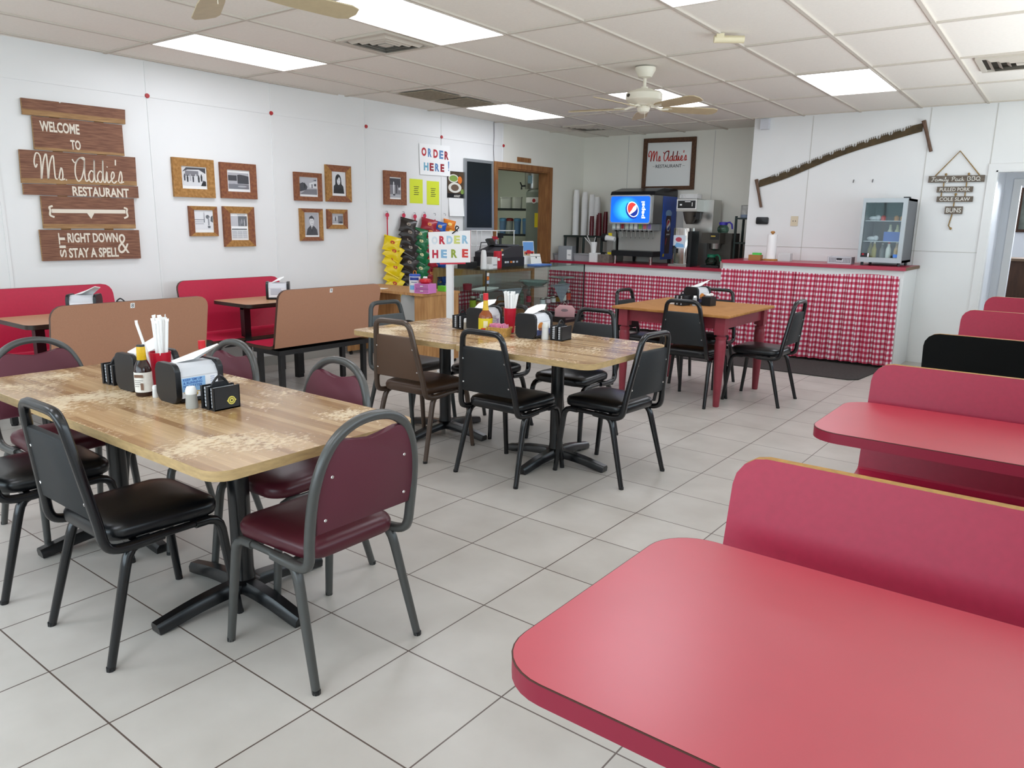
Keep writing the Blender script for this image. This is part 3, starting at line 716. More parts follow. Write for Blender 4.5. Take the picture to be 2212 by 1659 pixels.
# ------------------------------------------------------------------ left wall: sign, photographs, notices
BARN = barn_mat('barn_wood', '#6c4535', '#91664e', (2, 8, 30)); BARNE = barn_mat('barn_wood_pale', '#8f6a45', '#b08a5c', (2, 8, 30)); CREAMP = mat('cream_lettering', '#e6dccb', rough=.8)
def on_wall(u, z, out=0.0): return lw(u, z, out + .001)
t = thing('welcome_sign', 'tall sign of brown barn planks with cream lettering on the left wall', 'sign', on_wall(2.85, 1.10), LW_RZ)
def plank(poly, th=.022, edge=None, notch=None):
    f = G(); f.prism([(a - 2.85, z - 1.10) for a, z in poly], .006, .006 + th, XZ, side=1)
    if edge: f.m(1).flat([(a - 2.85, z - 1.10) for a, z in edge], .0065 + th, XZ)
    return f.build('plank', [BARN, BARNE], t, smooth=0)
pl = []
pl.append(plank([(2.46, 2.19), (3.215, 2.198), (3.222, 2.313), (2.74, 2.31), (2.735, 2.30), (2.725, 2.302), (2.72, 2.31), (2.46, 2.308)], edge=[(2.46, 2.19), (3.215, 2.198), (3.217, 2.235), (2.46, 2.232)]))
pl.append(plank([(2.515, 1.942), (3.185, 1.944), (3.186, 2.19), (2.52, 2.187)], edge=[(2.515, 1.942), (3.185, 1.944), (3.185, 1.965), (2.515, 1.962)]))
pl.append(plank([(2.40, 1.69), (3.266, 1.708), (3.272, 1.94), (2.408, 1.935)], edge=[(2.40, 1.69), (3.266, 1.708), (3.267, 1.745), (2.401, 1.727)]))
pl.append(plank([(2.405, 1.605), (3.273, 1.608), (3.274, 1.704), (2.407, 1.686)]))
pl.append(plank([(2.517, 1.352), (3.226, 1.355), (3.23, 1.603), (2.52, 1.6)], edge=[(2.517, 1.352), (3.226, 1.355), (3.227, 1.39), (2.518, 1.387)]))
pl.append(plank([(2.484, 1.102), (3.248, 1.104), (3.25, 1.342), (2.484, 1.343)]))
f = G(); f.box(-.2, -.006, .02, -.13, 0, 1.18); f.box(.13, -.006, .02, .2, 0, 1.18); f.build('backing_batten', BARNE, t, smooth=0)
def letters(words, parent_t, x0, z0, m_, th=.0285):
    for body, a, b_, c, d, bold, rot in words:
        f = G(); w_, h_ = b_ - a, d - c
        f.text(body, h_ if rot else w_, w_ if rot else h_, XZ @ T((a + b_) / 2 - x0, (c + d) / 2 - z0, 0, rot), th + .0006, bold)
        f.build('lettering', m_, parent_t, smooth=0)
letters([('WELCOME', 2.566, 2.85, 2.080, 2.158, .03, 0), ('TO', 2.773, 2.848, 1.962, 2.036, .03, 0), ('RESTAURANT', 2.752, 3.193, 1.607, 1.682, .028, 0),
         ('SIT', 2.612, 2.660, 1.128, 1.318, .02, R(90)), ('RIGHT DOWN', 2.679, 3.068, 1.242, 1.318, .03, 0), ('STAY A SPELL', 2.678, 3.064, 1.122, 1.20, .03, 0), ('&', 3.062, 3.155, 1.15, 1.31, -.005, 0)], t, 2.85, 1.10, CREAMP)
f = G(); script(f, 'Ms. Addie\'s', 2.535 - 2.85, 1.722 - 1.10, .625, .185, .0095, XZ, .0285); f.build('script_lettering', CREAMP, t)
f = G(); M_ = XZ @ T(-2.85, -1.10)
f.flat([(2.585, 1.472), (3.15, 1.478), (3.15, 1.508), (2.585, 1.502)], .0292, M_); f.flat([(2.845, 1.475), (2.873, 1.43), (2.90, 1.475)], .0293, M_)
for x, s in ((2.575, 1), (3.16, -1)):
    f.stroke([(x + .02 * s, 1.525), (x - .004 * s, 1.515), (x, 1.49), (x - .004 * s, 1.455), (x + .025 * s, 1.440)], .014, M_, .0292)
f.build('painted_arrow', CREAMP, t, smooth=0)

FW1 = barn_mat('frame_red_brown', '#7a4530', '#94603c', (10, 10, 10)); FW2 = barn_mat('frame_orange_brown', '#93662f', '#b5854a', (10, 10, 10))
GRY = [mat('photo_grey_%s' % n_, h, rough=.6) for n_, h in (('black', '#232325'), ('dark', '#454449'), ('mid', '#7f7d82'), ('light', '#b4b2b6'), ('pale', '#dcdbdc'))]
def photo_shapes(kind, f, w, h):
    "flat printed picture, drawn in photo-local coordinates (-w/2..w/2, -h/2..h/2); material slots 1..5 are black..pale"
    z = [.0008]
    def P(mi, pts):
        z[0] += .00015; f.m(mi + 1).flat([(x * w / 2, y * h / 2) for x, y in pts], z[0], XZ)
    def E(mi, cx, cy, rx, ry): P(mi, [(cx + rx * math.cos(2 * PI * i / 16), cy + ry * math.sin(2 * PI * i / 16)) for i in range(16)])
    def B(mi, a, b_, c, d): P(mi, [(a, b_), (c, b_), (c, d), (a, d)])
    def man(x, y, s, mi): E(mi, x, y, .05 * s, .1 * s); P(mi, [(x - .08 * s, y - .08 * s), (x + .08 * s, y - .08 * s), (x + .06 * s, y - .6 * s), (x - .06 * s, y - .6 * s)])
    rnd = random.Random(hash(kind) % 97 if isinstance(kind, int) else sum(map(ord, kind)))
    if kind == 'woman':
        B(4, -.9, -.8, .9, .9); E(0, -.05, .32, .42, .48); P(0, [(-.75, -.8), (-.7, -.2), (-.35, .05), (.3, .05), (.65, -.2), (.75, -.8)]); P(0, [(-.46, .3), (-.5, -.2), (.42, -.2), (.37, .3)]); E(4, 0, .25, .24, .34); P(0, [(-.24, .62), (.1, .62), (-.2, .3)])
        E(1, -.09, .3, .05, .02); E(1, .1, .3, .05, .02); B(2, -.07, .04, .09, .07)
    elif kind == 'man':
        B(3, -.9, -.85, .9, .95); P(1, [(-.75, -.85), (-.6, -.35), (-.2, -.08), (.35, -.12), (.7, -.4), (.8, -.85)]); E(4, .02, .3, .3, .38); P(1, [(-.33, .35), (-.3, .62), (.05, .76), (.35, .55), (.33, .35), (.2, .5), (-.2, .5)]); P(4, [(-.1, -.08), (.12, -.1), (.02, -.5)]); P(0, [(0, -.15), (.07, -.2), (.04, -.6), (-.02, -.55)])
        E(0, -.08, .33, .05, .02); E(0, .14, .33, .05, .02); B(2, -.03, .07, .14, .1)
    elif kind == 'crowd':
        B(4, -.92, -.72, .92, .92); P(1, [(-.92, .5), (-.6, .9), (.92, .9), (.92, .4), (.4, .75), (-.5, .7)]); B(2, -.7, .15, .35, .62)
        for i in range(7): man(-.75 + i * .22, .25 - .1 * (i % 2), .9, rnd.choice((0, 1, 4, 3)))
        P(1, [(.5, -.7), (.92, -.7), (.92, -.3), (.7, -.2)])
    elif kind == 'field':
        B(3, -.9, -.75, .9, .75); B(1, -.9, .0, -.15, .5); P(1, [(-.1, -.25), (.9, -.25), (.9, .45), (.5, .55), (.1, .6), (-.1, .55)]); B(2, -.9, -.75, .9, -.3); E(2, -.4, -.4, .3, .12); E(3, .3, -.5, .4, .08)
    elif kind == 'yard':
        B(4, -.95, -.75, .95, .95); B(3, -.95, -.1, .1, 0); B(2, -.95, .1, .05, .18); B(2, -.9, -.25, .0, -.2); P(1, [(0, -.1), (.03, .8), (.07, .8), (.1, -.1)]); E(1, .42, .4, .2, .18); P(0, [(.7, .0), (.95, -.1), (.95, .55), (.75, .4)]); man(.5, .3, 1.1, 2); B(1, .38, -.6, .66, -.4)
    elif kind == 'press':
        B(3, -.9, .05, .9, .8); B(1, -.1, .05, .9, .8); E(2, .3, .4, .1, .2); man(.6, .5, .7, 3); man(.1, .4, .6, 2); B(0, -.85, -.22, .85, -.14)
        for i in range(9): B(3, -.85, -.3 - i * .065, -.3, -.33 - i * .065); B(3, -.25, -.3 - i * .065, .3, -.33 - i * .065); B(3, .35, -.3 - i * .065, .85, -.33 - i * .065)
        B(2, -.2, .88, .7, .91)
    elif kind == 'house':
        B(3, -.92, -.78, .92, .95); P(4, [(.1, -.05), (.92, -.1), (.92, .65), (.1, .4)]); B(1, .62, .1, .85, .35); B(1, .35, -.1, .45, .3); P(1, [(-.92, -.5), (-.92, .3), (-.6, .45), (-.3, .3), (-.1, .0), (-.2, -.3)]); P(2, [(-.92, -.78), (.92, -.78), (.92, -.2), (-.2, -.25)]); P(1, [(.5, .7), (.85, .78), (.85, .62)]); man(-.4, .35, .8, 0)
    elif kind == 'group':
        B(3, -.95, -.8, .95, .95); B(2, .1, -.8, .95, .6); E(1, .55, -.6, .3, .2)
        for i, mi in enumerate((4, 1, 4, 2)): man(-.6 + i * .26, .5 - .2 * (i % 2), 1.1, mi)
    elif kind == 'pair':
        B(2, -.92, -.85, .92, .9); B(1, -.92, .3, .92, .9); man(-.25, .45, 1.6, 4); man(.2, .5, 1.6, 1); B(4, .55, -.15, .9, .1); E(1, .65, .35, .2, .3); B(3, -.92, -.85, .92, -.55); E(1, -.2, -.6, .2, .08)
def framed(u0, u1, z0, z1, a, b_, c, d, kind, m1, m2, label, notch=0):
    uc, zc = (u0 + u1) / 2, (z0 + z1) / 2; W_, H_ = u1 - u0, z1 - z0; w, h = b_ - a, d - c
    ox, oz = (a + b_) / 2 - uc, (c + d) / 2 - zc
    t = thing('picture_frame', label, 'picture frame', on_wall(uc, zc), LW_RZ, 'wood-framed black and white photographs')
    o = [(-W_ / 2, -H_ / 2), (W_ / 2, -H_ / 2), (W_ / 2, H_ / 2), (-W_ / 2, H_ / 2)]; i_ = [(ox - w / 2, oz - h / 2), (ox + w / 2, oz - h / 2), (ox + w / 2, oz + h / 2), (ox - w / 2, oz + h / 2)]
    f = G()
    for k in range(4):
        j = (k + 1) % 4; f.m(0 if k % 2 else 1)
        f.face([(o[k][0], 0, o[k][1]), (o[j][0], 0, o[j][1]), (o[j][0], -.028, o[j][1]), (o[k][0], -.028, o[k][1])])
        f.face([(o[k][0], -.028, o[k][1]), (o[j][0], -.028, o[j][1]), (i_[j][0], -.022, i_[j][1]), (i_[k][0], -.022, i_[k][1])])
        f.m(1).face([(i_[k][0], -.022, i_[k][1]), (i_[j][0], -.022, i_[j][1]), (i_[j][0], -.010, i_[j][1]), (i_[k][0], -.010, i_[k][1])])
    f.build('frame', [m1, m2], t, smooth=0)
    f = G(); f.M = T(ox, -.010, oz); f.box(-w / 2, 0, -h / 2, w / 2, .008, h / 2); photo_shapes(kind, f, w, h); f.build('photograph', [PAPER] + GRY, t, smooth=0)
    f = G(); f.flat([(x, y) for x, y in i_], .0135, XZ); f.build('glazing', glass_thin('picture_glass', '#ffffff', .02), t, smooth=0)
framed(3.59, 3.98, 1.632, 1.968, 3.672, 3.911, 1.706, 1.899, 'crowd', FW2, FW2, 'largest wood-framed photograph, a group outside, top left of the first four')
framed(4.041, 4.414, 1.636, 1.958, 4.112, 4.350, 1.699, 1.896, 'field', FW1, FW1, 'wood-framed photograph with a notched top edge, top right of the first four')
framed(3.713, 3.985, 1.289, 1.556, 3.762, 3.948, 1.322, 1.522, 'yard', FW1, FW2, 'small wood-framed photograph of a figure in a yard, bottom left of the first four')
framed(4.045, 4.369, 1.191, 1.562, 4.118, 4.304, 1.251, 1.499, 'press', FW1, FW2, 'wood-framed newspaper page, bottom right of the first four frames')
framed(4.844, 5.18, 1.64, 1.92, 4.905, 5.133, 1.683, 1.875, 'house', FW1, FW1, 'wood-framed photograph of a white house, left of the long-haired portrait')
framed(5.234, 5.566, 1.642, 2.016, 5.313, 5.50, 1.704, 1.952, 'woman', FW2, FW1, 'wood-framed portrait of a person with long dark hair')
framed(4.894, 5.176, 1.238, 1.564, 4.949, 5.134, 1.277, 1.525, 'man', FW2, FW1, 'wood-framed portrait of a smiling person in dark jacket and tie')
framed(5.236, 5.502, 1.361, 1.564, 5.298, 5.453, 1.405, 1.520, 'group', FW1, FW2, 'smallest wood-framed photograph, below the long-haired portrait')
framed(6.037, 6.374, 1.633, 2.007, 6.121, 6.302, 1.697, 1.94, 'pair', FW1, FW1, 'wood-framed photograph hung alone, left of the two yellow notices')
REDDOT = mat('red_disc', '#b02a2e', rough=.4)
for u, w_ in ((3.426, 'above the first four frames, nearest the welcome sign'), (4.624, 'second from the left along the wall batten'), (5.805, 'in the middle of the wall batten'), (6.978, 'above the paper order sign'), (8.155, 'at the far end, above the pass-through')):
    f = G(); f.lathe([(0, .012), (.017, .010), (.020, 0), (0, 0)], 16, M=XZ); tag(f.build('red_disc', REDDOT, None, on_wall(u, 2.45, .006), LW_RZ), 'small red disc ' + w_, 'disc', 'red discs along the wall batten')
# order-here paper with individually coloured letters
LRED = mat('letter_red', '#b5232f', rough=.5); LBLU = mat('letter_blue', '#5f86b4', rough=.5); LTEA = mat('letter_teal', '#6fa6bd', rough=.5); LMAR = mat('letter_dark_red', '#94222c', rough=.5)
t = thing('order_poster', 'white paper poster with red and blue ORDER HERE letters on the wall', 'poster', on_wall(6.862, 2.174, .007), LW_RZ)
f = G(); f.prism([(-.262, .171), (-.249, -.178), (.266, -.174), (.258, .184)], 0, .0012, XZ); f.build('paper', PAPER, t, smooth=0)
for ch, x0, x1, m_ in (('O', -.224, -.143, LRED), ('R', -.118, -.055, LBLU), ('D', -.026, .050, LRED), ('E', .074, .143, LBLU), ('R', .164, .238, LMAR)):
    f = G(); f.text(ch, x1 - x0, .098, XZ @ T((x0 + x1) / 2, .075 - (x0 + x1) * .02, 0), .0018, .05); f.build('letter', m_, t, smooth=0)
for ch, x0, x1, m_ in (('H', -.188, -.11, LTEA), ('E', -.092, -.022, LMAR), ('R', .0, .074, LBLU), ('E', .094, .16, LMAR)):
    f = G(); f.text(ch, x1 - x0, .092, XZ @ T((x0 + x1) / 2, -.083, 0), .0018, .05); f.build('letter', m_, t, smooth=0)
f = G(); f.flat([(.226, .0), (.247, .0), (.244, -.085), (.231, -.085)], .0018, XZ); f.flat([(.231, -.095), (.245, -.095), (.245, -.112), (.231, -.112)], .0018, XZ); f.build('letter', LBLU, t, smooth=0)
YEL = mat('yellow_paper', '#d8e23a', rough=.8)
for u, zc, w_ in ((6.554, 1.80, 'left of the pair'), (6.834, 1.79, 'right of the pair')):
    t = thing('yellow_notice', 'bright yellow printed notice on the wall, ' + w_, 'notice', on_wall(u, zc), LW_RZ, 'yellow notices under the order poster')
    f = G(); f.prism(rrect(.212, .277, .004), 0, .001, XZ); f.build('paper', YEL, t, smooth=0)
    f = G()
    for i in range(5): f.flat([(-.04 + .006 * (i % 2), .055 - i * .022), (.045 - .008 * (i % 3), .055 - i * .022), (.045 - .008 * (i % 3), .048 - i * .022), (-.04 + .006 * (i % 2), .048 - i * .022)], .0013, XZ)
    f.build('print', INK, t, smooth=0)
t = thing('calendar', 'hanging AUGUST food calendar on the wall beside the chalkboard', 'calendar', on_wall(7.235, 1.525), LW_RZ)
f = G(); f.prism([(-.155, .22), (.15, .22), (.15, .54), (-.155, .54)], .001, .005, XZ)
f.m(1).flat([(-.15, .275), (.148, .275), (.148, .535), (-.15, .535)], .0054, XZ)
f.m(2).flat(circ(.092, 20, -.045, .455, .05), .0058, XZ); f.m(3).flat(circ(.075, 20, -.045, .455, .038), .0062, XZ)
f.m(2).flat(circ(.12, 20, -.02, .345, .062), .0058, XZ); f.m(4).flat(circ(.072, 14, -.02, .345, .04), .0062, XZ); f.m(5).flat(circ(.04, 14, .07, .44, .045), .0066, XZ); f.m(3).flat(circ(.03, 12, .115, .30, .03), .006, XZ)
f.m(2).text('AUGUST', .115, .028, XZ @ T(.02, .245), .0056, .03)
for i in range(9): f.m(2).text('x', .006, .006, XZ @ T(-.13 + i * .035, .222), .0056)
f.build('picture_page', [BLACK, mat('cal_brown', '#4b3a28', rough=.5, var=.4, scale=20), mat('cal_white', '#dcd9cf', rough=.5), mat('cal_green', '#7f9a48', rough=.5), mat('cal_meat', '#6a5546', rough=.5), mat('cal_orange', '#d9762a', rough=.5)], t, smooth=0)
f = G(); f.M = XZ; pr = spline([(.22, .004), (.15, .006), (.05, .016), (0, .022)], 4)
for a, b_ in zip(pr, pr[1:]): f.face([(-.13, a[0], a[1]), (.15, a[0], a[1]), (.15, b_[0], b_[1]), (-.13, b_[0], b_[1])])
f.build('date_page', PAPER, t)
t = thing('chalkboard', 'tall black board in a grey metal frame leaning on the wall', 'board', on_wall(7.665, 1.35), LW_RZ)
f = G(); f.ring([(-.29, .0), (.285, .0), (.26, .885), (-.29, .885)], [(-.255, .035), (.25, .035), (.23, .85), (-.255, .85)], .0, .03, XZ); f.build('frame', mat('grey_alloy', '#a9adb0', rough=.35, metal=.6), t, smooth=0)
f = G(); f.flat([(-.26, .03), (.255, .03), (.235, .855), (-.26, .855)], .018, XZ); f.build('panel', mat('slate', '#121a1e', rough=.35), t, smooth=0)
f = G(); f.prism(rrect(.30, .06, .003), 0, .012, XZ); tag(f.build('wood_plaque', OAK, None, on_wall(8.606, 2.30), LW_RZ, smooth=0), 'small brown wood plaque above the kitchen pass-through', 'plaque')
f = G(); f.tube(spline([(0, -.006, .49), (.006, -.006, .3), (-.004, -.006, .15), (.01, -.006, 0)], 4), .004, 6); tag(f.build('cable', mat('cable_grey', '#77767a', rough=.5), None, on_wall(7.955, 2.24), LW_RZ), 'thin grey cable down the wall from the ceiling', 'cable')

# ------------------------------------------------------------------ strips of snack bags on wall hooks
HOOK = mat('hook_metal', '#8d8f92', rough=.3, metal=1)
BAGM = {k: mat('bag_' + k, h, rough=.28, var=.10, scale=9, bump=.35, bscale=35) for k, h in (('yellow', '#e3c712'), ('black', '#2d2724'), ('green', '#12683c'), ('red', '#9a1c2c'), ('blue', '#1d4fa0'), ('orange', '#d9791e'))}
LOGO = {k: mat('baglogo_' + k, h, rough=.4) for k, h in (('yellow', '#b9432c'), ('black', '#8e8378'), ('green', '#d7cf9e'), ('red', '#d98a4e'), ('blue', '#d8a24e'), ('orange', '#f0d070'))}
def bag_mesh(w, h, k):
    f = G(); N = 6; rows = []
    for j in range(N + 1):
        t_ = j / N; row = []
        for i in range(N + 1):
            s_ = i / N; b_ = (math.sin(PI * s_) * math.sin(PI * t_)) ** .6 * .034
            row.append(((s_ - .5) * w * (1 - .10 * math.sin(PI * t_)), b_ * (1 + .15 * math.sin(9 * s_ + 7 * t_)), (t_ - .5) * h))
        rows.append(row)
    for sg in (-1, 1):
        vv = [[f.bm.verts.new((x, sg * y, z)) for x, y, z in r_] for r_ in rows]
        for j in range(N):
            for i in range(N): f.bm.faces.new([vv[j][i], vv[j][i + 1], vv[j + 1][i + 1], vv[j + 1][i]])
    f.box(-w / 2, -.001, h / 2 - .002, w / 2, .001, h / 2 + .012); f.box(-w / 2, -.001, -h / 2 - .012, w / 2, .001, -h / 2 + .002)
    bmesh.ops.remove_doubles(f.bm, verts=f.bm.verts[:], dist=1e-4)
    f.m(1)
    f.prism(circ(.026, 12, 0, .005, .020), .0345, .037, XZ)
    return f.build('snack_bag', [BAGM[k], LOGO[k]], None, smooth=60)
def strip(u, ztop, k, n, dz, name_, w=.125, h=.12, lead=0.0, dx=0.0, head=True):
    p = on_wall(u, ztop, .03); group = 'snack bags on hanging strips'
    t = thing('display_strip', name_ + ' hanging strip that holds the %s snack bags' % k, 'display strip', p, LW_RZ, 'hanging snack strips')
    f = G(); f.tube([(0, .02, .03), (0, -.006, .03), (0, -.012, .015), (0, -.004, .005)], .003, 6); f.build('hook', HOOK, t)
    f = G(); L_ = lead + n * dz
    f.prism([(-.008, -L_), (.008, -L_), (.008 - dx * 0, -.04), (-.008, -.04)], -.001, .001, XZ)
    f.M = Matrix(); f.build('strap', mat('strip_red', '#c02a3c', rough=.4), t, smooth=0)
    if head:
        f = G(); f.prism(circ(.026, 14, 0, -.012), 0, .004, XZ); f.prism([(-.012, -.06), (.012, -.06), (.010, -.03), (-.010, -.03)], 0, .004, XZ); f.build('header_card', mat('strip_pink', '#cf3a55', rough=.4), t)
    src = None
    for i in range(n):
        z = ztop - .04 - lead - dz * (i + .5); o_ = LW_D * (dx * i + .008 * math.sin(i * 2.1)); q = on_wall(u, z - (.045 if head else 0), .10 + .014 * (i % 2)) + V((o_.x, o_.y, 0))
        lab = '%s snack bag, %s of the %s strip' % (k, ORD[i], name_)
        if src is None: src = bag_mesh(w, h, k); b = src
        else: b = src.copy(); COL.objects.link(b)
        b.location = q; b.rotation_euler = (R(-22), R(22 + ((i * 37) % 19) - 9), LW_RZ - R(34 + 9 * math.sin(i * 1.7)))
        tag(b, lab, 'snack bag', group)
strip(6.065, 1.53, 'yellow', 7, .092, 'left-hand', w=.20, h=.155, lead=.20, dx=.004)
strip(6.32, 1.53, 'black', 9, .086, 'second', w=.20, h=.15)
strip(6.50, 1.52, 'green', 9, .080, 'third', w=.20, h=.15, lead=.10)
strip(6.66, 1.53, 'red', 9, .082, 'fourth', w=.20, h=.15)
strip(6.835, 1.52, 'blue', 9, .082, 'fifth', w=.18, h=.14, lead=.06, head=False)
strip(7.01, 1.52, 'orange', 3, .085, 'last', w=.16, h=.13, lead=.03, head=False)

# ------------------------------------------------------------------ the desk under the snacks
t = thing('desk', 'brown wooden desk against the left wall below the snack bags', 'desk', (-5.80, 5.65, 0))
f = G(); f.box(-.62, -.27, .725, .58, .28, .75); f.build('desktop', WOODC, t, smooth=0)
f = G(); f.box(.44, -.25, .04, .57, .27, .725); f.build('drawer_pedestal', WOODC, t, smooth=0)
f = G(); f.box(-.60, -.25, .04, -.57, .27, .725); f.build('side_panel', WOODC, t, smooth=0)
f = G(); f.box(-.57, -.24, .33, .44, .25, .35); f.build('shelf', WOODC, t, smooth=0)
f = G(); f.box(-.30, -.22, .35, -.27, .25, .725); f.build('divider', WOODC, t, smooth=0)
for x in (-.58, .54):
    for y in (-.22, .24):
        f = G(); f.M = T(x, y, 0); f.lathe([(0, -.01), (.02, -.01), (.02, .01), (0, .01)], 12, (0, 0, .021), XZ); f.cbox(0, 0, .035, .02, .02, .02); f.build('caster', BLACK, t)
def item(name, label, cat, g_, mats, loc, rz=0, group=None, smooth=30): return tag(g_.build(name, mats, None, loc, rz, smooth), label, cat, group)
f = G(); f.box(-.16, -.11, 0, .16, .11, .02); f.box(-.14, -.10, .02, .13, .12, .035, 0); item('paper_pile', 'untidy white papers on the shelf inside the desk', 'papers', f, PAPER, (-5.56, 5.54, .351), .2)
f = G(); f.ell((0, 0, .03), .09, .06, .03); f.ell((.08, .02, .022), .06, .04, .022); item('dark_cloth', 'crumpled black cloth lying on the papers inside the desk', 'cloth', f, mat('black_cloth', '#15161a', rough=.9), (-5.58, 5.52, .387), .3)
f = G(); f.prism(rrect(.19, .12, .004), 0, .003); item('note_paper', 'loose white paper on the left of the wooden desk top', 'paper', f, PAPER, (-5.98, 5.48, .751), .4)
t = thing('wipes_canister', 'white canister of wipes with blue lid on the desk', 'canister', (-5.40, 5.45, .751))
f = G(); f.lathe([(0, 0), (.055, 0), (.057, .01), (.057, .165), (0, .165)], 20); f.build('canister', WHITE, t)
f = G(); f.M = T(rz=R(35)); 
for a, b_, z0, z1, mi in ((-50, 50, .03, .075, 0), (-50, 50, .125, .155, 1), (-30, 30, .10, .112, 2)):
    A = [R(a + (b_ - a) * i / 8 - 90) for i in range(9)]
    for p, q in zip(A, A[1:]): f.m(mi).face([(.0575 * math.cos(p), .0575 * math.sin(p), z0), (.0575 * math.cos(q), .0575 * math.sin(q), z0), (.0575 * math.cos(q), .0575 * math.sin(q), z1), (.0575 * math.cos(p), .0575 * math.sin(p), z1)])
f.build('label_print', [mat('label_sky', '#7fb4e0', rough=.5), mat('label_navy', '#2b3d8c', rough=.5), mat('label_grey', '#8f97a4', rough=.5)], t)
f = G(); f.lathe([(0, .185), (.052, .185), (.058, .175), (.058, .162), (0, .162)], 20); f.build('lid', mat('lid_blue', '#3357b4', rough=.4), t)
f = G(); f.tube([(-.02, 0, .185), (-.018, 0, .21), (0, 0, .218), (.018, 0, .21), (.02, 0, .185)], .004, 6); f.build('opening_tab', mat('tab_orange', '#dd8430', rough=.4), t)
PINKT = mat('pink_clear_plastic', '#e08cc8', rough=.25, trans=.35)
t = thing('drawer_box', 'small pink plastic drawer box on the desk', 'storage box', (-5.275, 5.47, .751), R(12))
f = G(); f.ring(rrect(.17, .095, .006), rrect(.158, .083, .004), -.07, .07, XZ @ T(0, .048)); f.box(-.08, -.066, .045, .08, .068, .05); f.build('shell', mat('pink_plastic', '#dd86cc', rough=.3), t, smooth=0)
for z in (.005, .053):
    f = G(); f.box(-.078, -.066, z, .078, .066, z + .036); dr = f.build('drawer', PINKT, t, smooth=0)
    f = G(); f.cbox(0, -.07, z + .02, .03, .01, .008); f.build('knob', WHITE, dr)
t = thing('red_apple_timer', 'red apple-shaped ornament with white top on the pink drawer box', 'ornament', (-5.275, 5.47, .848))
f = G(); f.lathe([(0, 0), (.045, .002), (.062, .02), (.055, .042), (.02, .052), (0, .048)], 18); f.build('body', mat('apple_red', '#c8202c', rough=.25), t)
f = G(); f.ell((-.012, 0, .056), .016, .014, .014); f.ell((.012, 0, .058), .014, .014, .012); f.build('white_top', WHITE, t)
f = G(); f.box(-.05, -.03, 0, .05, .03, .055, .004); item('green_note_block', 'bright green block beside the pink drawer box on the desk', 'note block', f, mat('lime', '#6fd13a', rough=.5), (-5.30, 5.76, .751))

# ------------------------------------------------------------------ order-here sign on a white post
t = thing('order_sign', 'white ORDER HERE board on a white post behind the middle tables', 'sign', (-4.97, 5.50, 0))
f = G(); f.M = T(rz=R(14)); f.box(-.032, -.02, .02, .032, .02, 1.30); f.build('post', WHITE, t, smooth=0)
f = G(); f.box(-.16, -.03, 0, .16, .03, .02); f.box(-.03, -.16, 0, .03, .16, .02); f.build('base', WHITE, t, smooth=0)
RZs = R(14)
f = G(); f.M = T(0, 0, 0, RZs); f.prism([(-.226, 1.352), (-.21, 1.056), (.235, 1.078), (.233, 1.378)], .021, .026, XZ, side=1); f.m(1).prism([(-.1, 1.046), (.18, 1.06), (.18, 1.075), (-.1, 1.064)], .019, .0245, XZ); bd = f.build('board', [PAPER, mat('sign_red_edge', '#c93246', rough=.5)], t, smooth=0)
def foil(n_, h): return mat('foil_' + n_, h, rough=.22, metal=.35)
for ch, x, m_ in (('O', -.155, foil('silver', '#dfe8ee')), ('R', -.07, foil('red', '#c93545')), ('D', .01, foil('ice', '#b7d3e6')), ('E', .09, foil('lemon', '#d9dd7e')), ('R', .178, foil('sky', '#9cc4dc'))):
    f = G(); f.M = T(0, 0, 0, RZs); f.text(ch, .066, .078, XZ @ T(x, 1.283 + x * .05), .0268, .05); f.build('letter', m_, bd, smooth=0)
for ch, x, m_ in (('H', -.148, foil('crimson', '#c23347')), ('E', -.052, foil('blue', '#8fbcdc')), ('R', .06, foil('olive', '#9cae4a')), ('E', .178, foil('coral', '#dc4d48'))):
    f = G(); f.M = T(0, 0, 0, RZs); f.text(ch, .066, .08, XZ @ T(x, 1.152 + x * .05), .0268, .05); f.build('letter', m_, bd, smooth=0)
f = G(); f.M = T(0, 0, 0, RZs); f.tube(spline([(.04, -.027, 1.345), (.07, -.032, 1.365), (.11, -.03, 1.40), (.085, -.03, 1.415), (.075, -.03, 1.385), (.10, -.03, 1.37)], 4), .006, 6); f.build('binder_clip', BLACK, t)

# ------------------------------------------------------------------ glass display case
CG = glass_thin('case_glass', '#f3f8f6', .08)
CX0, CX1, CY0, CY1, CH = -6.30, -5.45, 6.64, 8.74, .925
t = thing('display_case', 'long glass display case with wood back in front of the pass-through', 'display case', (CX0, CY0, 0))
CW, CD = CX1 - CX0, CY1 - CY0
f = G(); f.box(.02, .02, 0, CW - .02, CD - .02, .10); f.box(0, 0, .10, CW, CD, .22); f.build('plinth', mat('case_base', '#8d7458', rough=.5), t, smooth=0)
f = G(); f.box(0, 0, .22, .03, CD, .30); f.build('back_panel', WOODC, t, smooth=0)
for a_ in ((0, .02, .80, .03, CD - .02, .914), (0, .02, .301, .03, .07, .799), (0, CD * .46, .301, .03, CD * .50, .799), (0, CD - .07, .301, .03, CD - .02, .799)):
    f = G(); f.box(*a_); f.build('wood_rail', WOODC, t, smooth=0)
f = G(); f.box(.004, .07, .301, .008, CD - .07, .799); f.build('sliding_glass', CG, t, smooth=0)
CASE = t
f = G(); f.box(CW - .006, .004, .22, CW, CD - .004, .915); f.build('front_pane', CG, t, smooth=0)
f = G(); f.box(.03, 0, .22, CW - .006, .006, .915); f.build('side_pane', CG, t, smooth=0)
f = G(); f.box(.24, CD - .006, .22, CW - .006, CD, .915); f.build('side_pane', CG, t, smooth=0)
f = G(); f.box(0, 0, .915, CW, CD, .925); f.build('top_pane', glass_thin('top_glass', '#e2ece8', .12), t, smooth=0)
